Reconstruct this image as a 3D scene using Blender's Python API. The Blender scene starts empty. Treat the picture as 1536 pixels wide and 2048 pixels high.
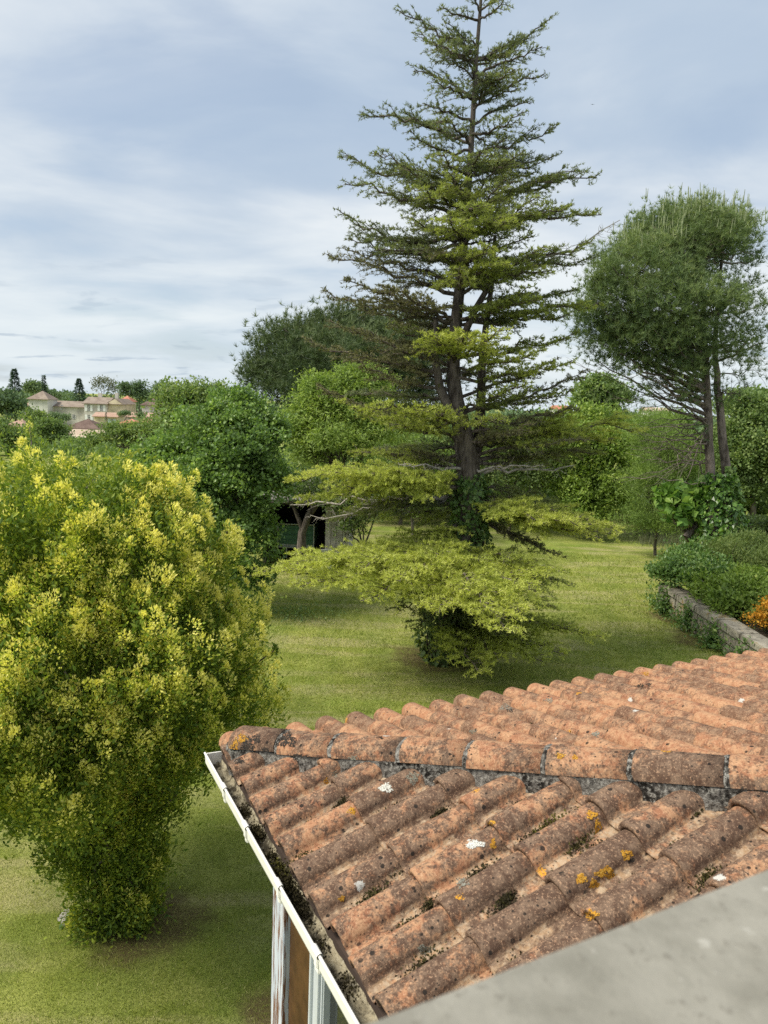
import bpy, bmesh, math, random
import numpy as np
from mathutils import Vector, Matrix

# ------------------------------------------------------------------ camera, sky, sun, exposure
scene = bpy.context.scene
C = scene.collection
R = math.radians
rng = np.random.default_rng(7)
random.seed(7)

CAM_Z = 4.65
F_PX, PITCH, ROLL = 1541.7, R(7.945), R(2.137)          # in pixels of a 1536 x 2048 frame
cp, sp, cr, sr = math.cos(PITCH), math.sin(PITCH), math.cos(ROLL), math.sin(ROLL)
FWD = np.array([0, cp, -sp]); UP0 = np.array([0, sp, cp]); X0 = np.array([1., 0, 0])
RIGHT = cr * X0 + sr * UP0
UP = -sr * X0 + cr * UP0
CAM = np.array([0, 0, CAM_Z])
cam_d = bpy.data.cameras.new('camera'); cam = bpy.data.objects.new('camera', cam_d); C.objects.link(cam)
M = Matrix(((RIGHT[0], UP[0], -FWD[0], 0), (RIGHT[1], UP[1], -FWD[1], 0), (RIGHT[2], UP[2], -FWD[2], CAM_Z), (0, 0, 0, 1)))
cam.matrix_world = M
cam_d.sensor_fit = 'VERTICAL'; cam_d.sensor_height = 36.0; cam_d.lens = F_PX / 2048 * 36
cam_d.clip_start = 0.05; cam_d.clip_end = 9000
cam_d.dof.use_dof = True; cam_d.dof.focus_distance = 9.0; cam_d.dof.aperture_fstop = 6.5
scene.camera = cam

SUN_AZ, SUN_EL = R(-108), R(50)                            # azimuth from +Y towards +X
sund = bpy.data.lights.new('sun', 'SUN'); sund.energy = 2.6; sund.angle = R(26); sund.color = (1.0, 0.93, 0.80)
sun = bpy.data.objects.new('sun', sund); C.objects.link(sun)
sdir = Vector((math.sin(SUN_AZ) * math.cos(SUN_EL), math.cos(SUN_AZ) * math.cos(SUN_EL), math.sin(SUN_EL)))
sun.rotation_euler = sdir.to_track_quat('Z', 'Y').to_euler(); sun.location = (-20, 20, 40)

world = bpy.data.worlds.new('World'); scene.world = world; world.use_nodes = True
scene.view_settings.view_transform = 'Standard'; scene.view_settings.look = 'None'
scene.view_settings.gamma = 1.0; scene.view_settings.use_curve_mapping = False
scene.view_settings.exposure = 1.1
scene.render.film_transparent = False
scene.cycles.use_denoising = False
scene.cycles.max_bounces = 6; scene.cycles.transparent_max_bounces = 4
scene.cycles.diffuse_bounces = 3; scene.cycles.glossy_bounces = 2; scene.cycles.transmission_bounces = 4
scene.cycles.caustics_reflective = False; scene.cycles.caustics_refractive = False


class NT:
    """tiny node-tree writer"""
    def __init__(s, tree): s.t = tree; s.n = tree.nodes; s.l = tree.links
    def new(s, typ, **kw):
        n = s.n.new(typ)
        for k, v in kw.items():
            setattr(n, k, v)
        return n
    def link(s, a, b): s.l.new(a, b)
    def put(s, sock, v):
        if hasattr(v, 'is_linked') or isinstance(v, bpy.types.NodeSocket): s.link(v, sock)
        else: sock.default_value = v
    def math(s, op, a, b=0.0, clamp=False):
        n = s.new('ShaderNodeMath', operation=op, use_clamp=clamp); s.put(n.inputs[0], a); s.put(n.inputs[1], b); return n.outputs[0]
    def vmath(s, op, a, b=(0, 0, 0)):
        n = s.new('ShaderNodeVectorMath', operation=op); s.put(n.inputs[0], a); s.put(n.inputs[1], b); return n.outputs[0]
    def noise(s, vec, scale, detail=4, rough=.55, dist=0.0):
        n = s.new('ShaderNodeTexNoise'); s.put(n.inputs['Vector'], vec)
        n.inputs['Scale'].default_value = scale; n.inputs['Detail'].default_value = detail
        n.inputs['Roughness'].default_value = rough; n.inputs['Distortion'].default_value = dist
        return n.outputs[0]
    def voro(s, vec, scale, feature='F1', out='Distance', rand=1.0):
        n = s.new('ShaderNodeTexVoronoi', feature=feature); s.put(n.inputs['Vector'], vec)
        n.inputs['Scale'].default_value = scale; n.inputs['Randomness'].default_value = rand
        return n.outputs[out]
    def ramp(s, v, lo, hi, a=0.0, b=1.0):
        n = s.new('ShaderNodeMapRange', interpolation_type='SMOOTHSTEP'); s.put(n.inputs[0], v)
        n.inputs[1].default_value = lo; n.inputs[2].default_value = hi; n.inputs[3].default_value = a; n.inputs[4].default_value = b
        return n.outputs[0]
    def mix(s, f, a, b, blend='MIX'):
        n = s.new('ShaderNodeMix', data_type='RGBA', blend_type=blend); s.put(n.inputs[0], f)
        for k, v in ((6, a), (7, b)):
            if isinstance(v, tuple) and len(v) == 3: v = v + (1,)
            s.put(n.inputs[k], v)
        return n.outputs[2]
    def scale(s, vec, xyz):
        n = s.new('ShaderNodeMapping'); s.put(n.inputs[0], vec); n.inputs['Scale'].default_value = xyz; return n.outputs[0]


def build_world():
    w = NT(world.node_tree); w.n.clear()
    out = w.new('ShaderNodeOutputWorld')
    sky = w.new('ShaderNodeTexSky', sky_type='NISHITA'); sky.sun_disc = False
    sky.sun_elevation = SUN_EL; sky.sun_rotation = SUN_AZ; sky.altitude = 100; sky.dust_density = 1.5; sky.ozone_density = 1.2
    bsky = w.new('ShaderNodeBackground'); w.link(sky.outputs[0], bsky.inputs[0]); bsky.inputs[1].default_value = 0.07
    tc = w.new('ShaderNodeTexCoord'); g = tc.outputs['Generated']
    sep = w.new('ShaderNodeSeparateXYZ'); w.link(g, sep.inputs[0])
    den = w.math('ADD', w.math('MAXIMUM', sep.outputs[2], 0.0), 0.16)
    comb = w.new('ShaderNodeCombineXYZ')
    w.link(w.math('DIVIDE', sep.outputs[0], den), comb.inputs[0]); w.link(w.math('DIVIDE', sep.outputs[1], den), comb.inputs[1])
    p = comb.outputs[0]
    # broad veil of cloud, thick in places, faintly streaked
    q = w.vmath('ADD', p, (2.3, .35, 0))
    a = w.noise(w.scale(q, (.55, .9, 1)), .75, 5, .48, .5)
    b = w.noise(w.scale(q, (.95, 1.15, 1)), 1.4, 6, .52, .35)
    shade = w.ramp(w.math('ADD', w.math('MULTIPLY', a, .62), w.math('MULTIPLY', b, .38)), .385, .60)
    streak = w.noise(w.scale(q, (.8, 1.4, 1)), 1.1, 6, .52, .5)
    col = w.mix(shade, (.465, .565, .69), (.82, .86, .88))
    col = w.mix(w.ramp(streak, .46, .76, 0, .2), col, (.90, .92, .93))
    low = w.ramp(sep.outputs[2], .0, .26, 1, 0)
    col = w.mix(w.math('MULTIPLY', low, .6), col, (.71, .80, .84))
    # small grey scraps of cloud low down
    c = w.noise(w.scale(p, (1.4, 2.0, 1)), 1.9, 5, .55, .3)
    col = w.mix(w.math('MULTIPLY', w.ramp(c, .56, .68, 0, .75), low), col, (.44, .53, .63))
    bcl = w.new('ShaderNodeBackground'); w.link(col, bcl.inputs[0]); bcl.inputs[1].default_value = .50
    mx = w.new('ShaderNodeMixShader')
    w.link(w.ramp(b, .30, .5, .72, .97), mx.inputs[0])
    w.link(bsky.outputs[0], mx.inputs[1]); w.link(bcl.outputs[0], mx.inputs[2])
    w.link(mx.outputs[0], out.inputs[0])
build_world()

# ------------------------------------------------------------------ placing helpers
def horizon_dir(px, py):
    d = FWD + RIGHT * ((px - 768) / F_PX) + UP * ((1024 - py) / F_PX)
    return d
def at(px, py, depth):
    """world point seen at a pixel, at a given distance along +Y"""
    d = horizon_dir(px, py); return CAM + d * (depth / d[1])
def gnd(px, py, z=0.0):
    d = horizon_dir(px, py); return CAM + d * ((z - CAM_Z) / d[2])
def project(P):
    P = np.asarray(P, float) - CAM
    d = P @ FWD; return 768 + F_PX * (P @ RIGHT) / d, 1024 - F_PX * (P @ UP) / d, d
def proj_ok(P, m=60):
    x, y, d = project(P); return d > .1 and -m < x < 1536 + m and -m < y < 2048 + m

# ------------------------------------------------------------------ object helpers
def tag(o, label=None, cat=None, group=None, kind=None):
    if label: o['label'] = label
    if cat: o['category'] = cat
    if group: o['group'] = group
    if kind: o['kind'] = kind
    return o
def empty(name, loc, label=None, cat=None, group=None):
    o = bpy.data.objects.new(name, None); C.objects.link(o); o.location = loc; o.empty_display_size = .2
    bpy.context.view_layer.update() if False else None
    return tag(o, label, cat, group)
def link(name, me, parent=None, mat=None):
    o = bpy.data.objects.new(name, me); C.objects.link(o)
    if mat and not me.materials: me.materials.append(mat)
    if parent is not None:
        o.parent = parent
        # meshes are written in world coordinates: cancel every ancestor's offset
        off = Vector((0, 0, 0)); p = parent
        while p is not None: off += p.location; p = p.parent
        o.location = -off
    return o
def np_mesh(name, V, faces, smooth=False, attr=None):
    """V (n,3); faces list of equal-size index arrays (m,k)"""
    me = bpy.data.meshes.new(name)
    V = np.ascontiguousarray(V, np.float32)
    if isinstance(faces, np.ndarray): faces = [faces]
    faces = [np.asarray(f, np.int32) for f in faces if len(f)]
    loops = np.concatenate([f.ravel() for f in faces]); tot = np.concatenate([np.full(len(f), f.shape[1], np.int32) for f in faces])
    me.vertices.add(len(V)); me.vertices.foreach_set('co', V.ravel())
    me.loops.add(len(loops)); me.loops.foreach_set('vertex_index', loops)
    me.polygons.add(len(tot)); st = np.zeros(len(tot), np.int32); st[1:] = np.cumsum(tot)[:-1]
    me.polygons.foreach_set('loop_start', st)
    try: me.polygons.foreach_set('loop_total', tot)
    except Exception: pass
    me.polygons.foreach_set('use_smooth', np.full(len(tot), smooth, bool))
    if attr is not None:
        a = me.attributes.new('tint', 'FLOAT', 'POINT'); a.data.foreach_set('value', np.ascontiguousarray(attr, np.float32))
    me.update(calc_edges=True); me.validate()
    return me

class Tubes:
    """collects tapered tubes into one mesh"""
    def __init__(s): s.V = []; s.Q = []; s.n = 0
    def add(s, pts, rad, k=6, cap=True):
        pts = np.asarray(pts, float); m = len(pts); rad = np.broadcast_to(np.asarray(rad, float), (m,))
        t = np.gradient(pts, axis=0); t /= np.linalg.norm(t, axis=1, keepdims=True) + 1e-9
        ref = np.array([0, 0, 1.]) if abs(t[0, 2]) < .8 else np.array([1., 0, 0])
        u = np.cross(t, ref); u /= np.linalg.norm(u, axis=1, keepdims=True) + 1e-9
        v = np.cross(t, u); a = np.arange(k) * 2 * np.pi / k
        ring = pts[:, None] + rad[:, None, None] * (u[:, None] * np.cos(a)[None, :, None] + v[:, None] * np.sin(a)[None, :, None])
        i = np.arange(m - 1)[:, None] * k; j = np.arange(k)[None]; jn = (j + 1) % k
        q = np.stack([i + j, i + jn, i + k + jn, i + k + j], -1).reshape(-1, 4) + s.n
        s.V.append(ring.reshape(-1, 3)); s.Q.append(q); s.n += m * k
        return s
    def build(s, name, mat, parent=None, smooth=True):
        return link(name, np_mesh(name, np.concatenate(s.V), np.concatenate(s.Q), smooth), parent, mat)

def curve(a, b, n=6, sag=0.0, wob=0.0, r=None):
    a = np.asarray(a, float); b = np.asarray(b, float); t = np.linspace(0, 1, n)[:, None]
    p = a + (b - a) * t; p[:, 2] += (sag * 4 * t * (1 - t))[:, 0]
    if wob:
        w = (r or rng).normal(0, wob, (n, 3)); w[0] = 0; w[-1] = 0; p += w
    return p
def unit(v): return v / (np.linalg.norm(v, axis=-1, keepdims=True) + 1e-9)

def leaves_mesh(name, P, D, S, L, W, tint, fold=.15):
    """rhombic leaves: base points P, direction D, side S (unit), lengths L, widths W"""
    n = len(P); L = np.broadcast_to(L, (n,))[:, None]; W = np.broadcast_to(W, (n,))[:, None]
    N = np.cross(D, S)
    a = P; c = P + D * L; m = P + D * L * .45 - N * W * fold
    V = np.stack([a, m + S * W * .5, c, m - S * W * .5], 1).reshape(-1, 3)
    Fq = np.arange(n * 4, dtype=np.int32).reshape(-1, 4)
    return np_mesh(name, V, Fq, False, np.repeat(np.clip(tint, 0, 1), 4))
def needles_mesh(name, P, D, L, W, tint, face=None):
    n = len(P); L = np.broadcast_to(L, (n,))[:, None]; W = np.broadcast_to(W, (n,))[:, None]
    S = unit(np.cross(D, rng.normal(size=(n, 3))))
    V = np.stack([P - S * W * .5, P + S * W * .5, P + D * L], 1).reshape(-1, 3)
    return np_mesh(name, V, np.arange(n * 3, dtype=np.int32).reshape(-1, 3), False, np.repeat(np.clip(tint, 0, 1), 3))

def box_bm(bm, c, s, rot=None):
    """axis box centre c, size s, optional 3x3 numpy basis (columns)"""
    B = np.eye(3) if rot is None else rot
    vs = []
    for dx, dy, dz in ((-1, -1, -1), (1, -1, -1), (1, 1, -1), (-1, 1, -1), (-1, -1, 1), (1, -1, 1), (1, 1, 1), (-1, 1, 1)):
        p = np.asarray(c, float) + B @ (np.array([dx, dy, dz]) * np.asarray(s, float) / 2); vs.append(bm.verts.new(p))
    for f in ((0, 3, 2, 1), (4, 5, 6, 7), (0, 1, 5, 4), (1, 2, 6, 5), (2, 3, 7, 6), (3, 0, 4, 7)): bm.faces.new([vs[k] for k in f])
def bm_obj(name, bm, mat, parent=None, bevel=0, smooth=False):
    bmesh.ops.recalc_face_normals(bm, faces=bm.faces)
    if bevel: bmesh.ops.bevel(bm, geom=list(bm.edges), offset=bevel, segments=2, affect='EDGES', clamp_overlap=True)
    me = bpy.data.meshes.new(name); bm.to_mesh(me); bm.free()
    if smooth: me.polygons.foreach_set('use_smooth', [True] * len(me.polygons))
    return link(name, me, parent, mat)
def box_obj(name, c, s, mat, parent=None, rot=None, bevel=0):
    bm = bmesh.new(); box_bm(bm, c, s, rot); return bm_obj(name, bm, mat, parent, bevel)
def poly_obj(name, V, F, mat, parent=None):
    me = bpy.data.meshes.new(name); me.from_pydata([tuple(map(float, v)) for v in V], [], F); me.update()
    return link(name, me, parent, mat)

# ------------------------------------------------------------------ materials
def new_mat(name):
    m = bpy.data.materials.new(name); m.use_nodes = True; t = NT(m.node_tree); t.n.clear()
    out = t.new('ShaderNodeOutputMaterial'); return m, t, out
def principled(t, out, col, rough=.8, bump=None, bstr=.3, bdist=.01, spec=.3, metal=0):
    p = t.new('ShaderNodeBsdfPrincipled'); t.put(p.inputs['Base Color'], col if not (isinstance(col, tuple) and len(col) == 3) else col + (1,))
    t.put(p.inputs['Roughness'], rough); p.inputs['Specular IOR Level'].default_value = spec; p.inputs['Metallic'].default_value = metal
    if bump is not None:
        b = t.new('ShaderNodeBump'); b.inputs['Strength'].default_value = bstr; b.inputs['Distance'].default_value = bdist
        t.link(bump, b.inputs['Height']); t.link(b.outputs[0], p.inputs['Normal'])
    t.link(p.outputs[0], out.inputs[0]); return p
def plain(name, col, rough=.7, var=.25, scale=6, spec=.3, metal=0, bstr=.2):
    m, t, out = new_mat(name); tc = t.new('ShaderNodeTexCoord').outputs['Object']
    n = t.noise(tc, scale, 6, .6)
    c = t.mix(t.ramp(n, .3, .7), tuple(x * (1 - var) for x in col), tuple(min(1, x * (1 + var)) for x in col))
    principled(t, out, c, rough, t.noise(tc, scale * 6, 5, .6), bstr, .005, spec, metal); return m
def leaf_mat(name, cols, trans=.3, rough=.5, spec=.25, hue=.12):
    """cols: colours along the tint attribute 0..1"""
    m, t, out = new_mat(name)
    at_ = t.new('ShaderNodeAttribute', attribute_name='tint')
    r = t.new('ShaderNodeValToRGB'); e = r.color_ramp.elements
    e[0].position = 0; e[0].color = cols[0] + (1,); e[1].position = 1; e[1].color = cols[-1] + (1,)
    for k, c in enumerate(cols[1:-1]):
        el = e.new((k + 1) / (len(cols) - 1)); el.color = c + (1,)
    t.link(at_.outputs['Fac'], r.inputs[0])
    geo = t.new('ShaderNodeNewGeometry')
    tc = t.new('ShaderNodeTexCoord').outputs['Object']
    n = t.noise(tc, 1.3, 3, .5)
    col = t.mix(t.ramp(n, .3, .7, 0, hue * 2), r.outputs[0], tuple(c * k for c, k in zip(cols[len(cols) // 2], (1.25, 1.1, .7))))
    p = t.new('ShaderNodeBsdfPrincipled'); t.link(col, p.inputs['Base Color']); p.inputs['Roughness'].default_value = rough
    p.inputs['Specular IOR Level'].default_value = spec
    tr = t.new('ShaderNodeBsdfTranslucent'); t.link(t.mix(1.0, col, (1.15, 1.2, .6), 'MULTIPLY'), tr.inputs[0])
    mx = t.new('ShaderNodeMixShader'); mx.inputs[0].default_value = trans
    t.link(p.outputs[0], mx.inputs[1]); t.link(tr.outputs[0], mx.inputs[2]); t.link(mx.outputs[0], out.inputs[0])
    return m
def bark_mat(name, a, b, scale=9):
    m, t, out = new_mat(name); tc = t.new('ShaderNodeTexCoord').outputs['Object']
    v = t.scale(tc, (1, 1, .28)); n = t.noise(v, scale, 7, .65, .6); n2 = t.noise(v, scale * 3, 6, .6)
    f = t.ramp(t.math('ADD', t.math('MULTIPLY', n, .6), t.math('MULTIPLY', n2, .4)), .38, .62)
    principled(t, out, t.mix(f, a, b), .9, t.math('ADD', n, t.math('MULTIPLY', n2, .5)), .9, .03, .15); return m

MB_cedar = bark_mat('cedar_bark', (.045, .036, .03), (.17, .145, .125), 7)
MB_pine = bark_mat('pine_bark', (.07, .055, .048), (.27, .225, .195), 6)
MB_grey = bark_mat('grey_bark', (.06, .05, .04), (.2, .18, .15), 9)
MB_dead = plain('dead_wood', (.36, .33, .30), .9, .35, 12, .1)
ML_golden = leaf_mat('golden_cypress_leaf', [(.05, .105, .02), (.14, .22, .035), (.36, .42, .05), (.73, .71, .14), (.88, .82, .26)], .34, .55, hue=.03)
ML_cedar = leaf_mat('cedar_needle', [(.085, .118, .085), (.165, .20, .105), (.34, .40, .085), (.58, .61, .17)], .42, .5)
ML_cedar_brown = leaf_mat('cedar_old_needle', [(.085, .095, .055), (.165, .17, .09), (.26, .24, .11)], .3, .7)
ML_pine = leaf_mat('pine_needle', [(0.082, 0.132, 0.064), (0.183, 0.254, 0.109), (0.348, 0.399, 0.161)], 0.32, .55)
ML_pine_dark = leaf_mat('stone_pine_needle', [(0.046, 0.078, 0.039), (0.104, 0.150, 0.067), (0.198, 0.236, 0.098)], .18, .55)
ML_candle = plain('pine_candle', (.24, .28, .15), .8, .2, 5)
ML_hazel = leaf_mat('hazel_leaf', [(0.071, 0.122, 0.050), (0.161, 0.269, 0.082), (0.356, 0.490, 0.131)], 0.42, .42, .35)
ML_peach = leaf_mat('peach_leaf', [(0.131, 0.199, 0.061), (0.246, 0.350, 0.088), (0.427, 0.514, 0.138)], 0.45, .45)
ML_bright = leaf_mat('bright_leaf', [(0.098, 0.163, 0.042), (0.218, 0.325, 0.072), (0.416, 0.488, 0.125)], 0.42, .45)
ML_olive = leaf_mat('olive_leaf', [(0.092, 0.151, 0.043), (0.185, 0.277, 0.072), (0.315, 0.439, 0.118)], 0.40, .6)
ML_dark = leaf_mat('dark_leaf', [(0.060, 0.091, 0.040), (0.117, 0.180, 0.059), (0.233, 0.288, 0.089)], 0.38, .5)
ML_mid = leaf_mat('mid_leaf', [(0.080, 0.135, 0.057), (0.173, 0.259, 0.091), (0.317, 0.383, 0.144)], 0.42, .5)
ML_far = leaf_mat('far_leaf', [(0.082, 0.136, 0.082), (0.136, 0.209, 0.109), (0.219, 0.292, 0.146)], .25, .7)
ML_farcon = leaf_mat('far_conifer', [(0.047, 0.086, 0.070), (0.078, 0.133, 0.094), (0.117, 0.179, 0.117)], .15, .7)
ML_wispy = leaf_mat('wispy_leaf', [(.10, .12, .075), (.15, .17, .10), (.21, .22, .14)], .3, .7)
ML_ivy = leaf_mat('ivy_leaf', [(0.037, 0.088, 0.027), (0.101, 0.210, 0.044), (0.277, 0.441, 0.082)], 0.30, .3, .5)
ML_shrub = leaf_mat('shrub_leaf', [(0.066, 0.128, 0.047), (0.144, 0.255, 0.074), (0.314, 0.401, 0.133)], 0.40, .4, .4)
ML_catalpa = leaf_mat('catalpa_leaf', [(0.086, 0.187, 0.044), (0.190, 0.331, 0.075), (0.346, 0.490, 0.129)], .35, .4)
ML_orange = leaf_mat('orange_flower', [(.10, .15, .03), (.55, .27, .03), (.66, .34, .04), (.75, .48, .08)], .3, .6)
ML_yellow = leaf_mat('yellow_flower', [(.30, .30, .02), (.60, .55, .04), (.7, .66, .1)], .3, .6)
ML_grass = leaf_mat('grass_blade', [(.10, .15, .022), (.24, .30, .050), (.36, .40, .095), (.60, .55, .28)], .35, .6)

# ------------------------------------------------------------------ ground
def terrain(x, y):
    x = np.asarray(x, float); y = np.asarray(y, float)
    t = np.clip((y - 38) / 100, 0, 1); z = -3.2 * t * t * (3 - 2 * t)
    far = np.clip((y - 700) / 1500, 0, 1)
    z = z + far * (4 + 6 * np.sin(x / 230. + .6) + 4 * np.sin(x / 97.)) * .55
    b = .018 * (np.sin(x * 1.3 + y * .7) + np.sin(y * 1.1 - x * .6 + 2))
    return z + b * np.clip(1 - y / 60, 0, 1) - .018
def lawn_material():
    m, t, out = new_mat('lawn'); tc = t.new('ShaderNodeTexCoord').outputs['Object']
    big = t.noise(tc, .33, 5, .55, .5); mid = t.noise(tc, 1.6, 6, .6, .3); fine = t.noise(tc, 34, 5, .7)
    streak = t.noise(t.scale(tc, (.25, 1.3, 1)), 1.1, 5, .55, .8)
    col = t.mix(t.ramp(mid, .35, .68), (.195, .24, .048), (.31, .345, .09))
    col = t.mix(t.ramp(streak, .46, .64, 0, .75), col, (.40, .37, .18))
    col = t.mix(t.ramp(big, .52, .66, 0, .55), col, (.20, .295, .045))
    col = t.mix(t.ramp(fine, .35, .65, 0, .6), col, t.mix(1., col, (.5, .55, .45), 'MULTIPLY'))
    band = t.new('ShaderNodeTexWave', wave_type='BANDS'); t.put(band.inputs['Vector'], t.vmath('ADD', t.scale(tc, (.9, .55, 1)), (0, 0, 0))); band.inputs['Scale'].default_value = .34; band.inputs['Distortion'].default_value = 3.2; band.inputs['Detail'].default_value = 2; band.inputs['Detail Scale'].default_value = .5
    col = t.mix(t.ramp(band.outputs[1], .3, .7, 0, .30), col, t.mix(1., col, (1.3, 1.22, 1.15), 'MULTIPLY'))
    # bare soil scraped round the trees
    for (p, r) in SOIL:
        d = t.new('ShaderNodeVectorMath', operation='DISTANCE'); t.put(d.inputs[0], tc); d.inputs[1].default_value = tuple(map(float, p))
        dn = t.math('ADD', d.outputs['Value'], t.math('MULTIPLY', t.math('SUBTRACT', mid, .5), r * 1.6))
        col = t.mix(t.math('MULTIPLY', t.ramp(dn, r * .45, r * 1.15, .85, 0), t.ramp(fine, .3, .6, .6, 1)), col, (.115, .078, .042))
    principled(t, out, col, .95, t.math('ADD', fine, t.noise(tc, 90, 3, .6)), .8, .03, .1); return m

CYP = gnd(235, 1835); CED = gnd(893, 1312)
SOIL = [((CYP[0] + .35, CYP[1] - .05, 0), .55), ((CED[0] - .35, CED[1] - .1, 0), .95), (tuple(gnd(548, 2030)), .35), (tuple(gnd(1390, 1278)), .7), (tuple(gnd(1345, 1235)), .6)]
M_lawn = lawn_material()
def build_ground():
    ys = np.concatenate([np.linspace(-12, 40, 105), np.linspace(42, 200, 40), np.geomspace(215, 6000, 30)])
    xs = np.concatenate([-np.geomspace(4000, 34, 24), np.linspace(-32, 32, 97), np.geomspace(34, 4000, 24)])
    X, Y = np.meshgrid(xs, ys); Z = terrain(X, Y); n = len(xs)
    V = np.stack([X, Y, Z], -1).reshape(-1, 3)
    i = np.arange(len(ys) - 1)[:, None] * n + np.arange(n - 1)[None]
    q = np.stack([i, i + 1, i + n + 1, i + n], -1).reshape(-1, 4)
    o = link('lawn', np_mesh('lawn', V, q, True), None, M_lawn); o['kind'] = 'structure'
build_ground()

WALL_A, WALL_B = gnd(1316, 1216), gnd(1452, 1312)       # foot of the garden wall, far end and near end
def build_grass():
    n = 290000
    d = np.exp(rng.uniform(np.log(4.6), np.log(26), n)); az = rng.uniform(R(-33), R(31), n)
    P = np.stack([d * np.sin(az), d * np.cos(az), np.zeros(n)], -1)
    # keep the lawn free under the house wing and the raised bed
    loc = P[:, :2] - HC[:2]; lx = loc @ BX[:2]; ly = loc @ AX[:2]
    keep = ~((lx > .2) & (ly > .25)) & ~((P[:, 0] > WALL_A[0] - .05) & (P[:, 1] < 18))
    for (c, r) in SOIL:
        dd = np.hypot(P[:, 0] - c[0], P[:, 1] - c[1]); keep &= ~((dd < r * .9) & (rng.uniform(size=n) < .75))
    P = P[keep]; d = d[keep]; n = len(P); P[:, 2] = terrain(P[:, 0], P[:, 1]) - .004
    D = unit(np.stack([rng.normal(0, .75, n), rng.normal(0, .75, n), np.full(n, .8)], -1))
    patch = .5 + .5 * np.sin(P[:, 0] * 1.7 + np.sin(P[:, 1] * .9) * 1.5) * np.sin(P[:, 1] * 1.2 + P[:, 0] * .4)
    tint = np.clip(.22 + .38 * patch + rng.normal(0, .24, n), 0, .85); dry = rng.uniform(size=n) < .10 + .09 * patch; tint[dry] = rng.uniform(.75, 1, dry.sum())
    k = np.clip(d / 9, .75, 2.2)
    o = link('grass', needles_mesh('grass', P, D, rng.uniform(.025, .07, n) * k, .0062 * k, tint), None, ML_grass); o['kind'] = 'stuff'

# ------------------------------------------------------------------ the tiled wing of the house
SC = .8
AZ = R(63.5)
BX = np.array([math.sin(AZ), math.cos(AZ), 0]); AX = np.array([math.cos(AZ), -math.sin(AZ), 0]); ZU = np.array([0, 0, 1.])
AL = {'f': R(20.3), 'b': R(13.8)}                        # the long front slope is steeper than the back one
TA1, TA2 = math.tan(AL['f']), math.tan(AL['b']); HK = TA2 / TA1
O_FRONT = np.array([-1.034, 5.06, -2.426]) * SC + CAM
HC = O_FRONT - AX * .13                                  # outer corner of the roof, at the height of the roll crests
EAVE_Z = HC[2] - .058
TW, TL = .2, .368
def W3(lx, ly, z): return HC * np.array([1, 1, 0]) + BX * lx + AX * ly + ZU * z

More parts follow.
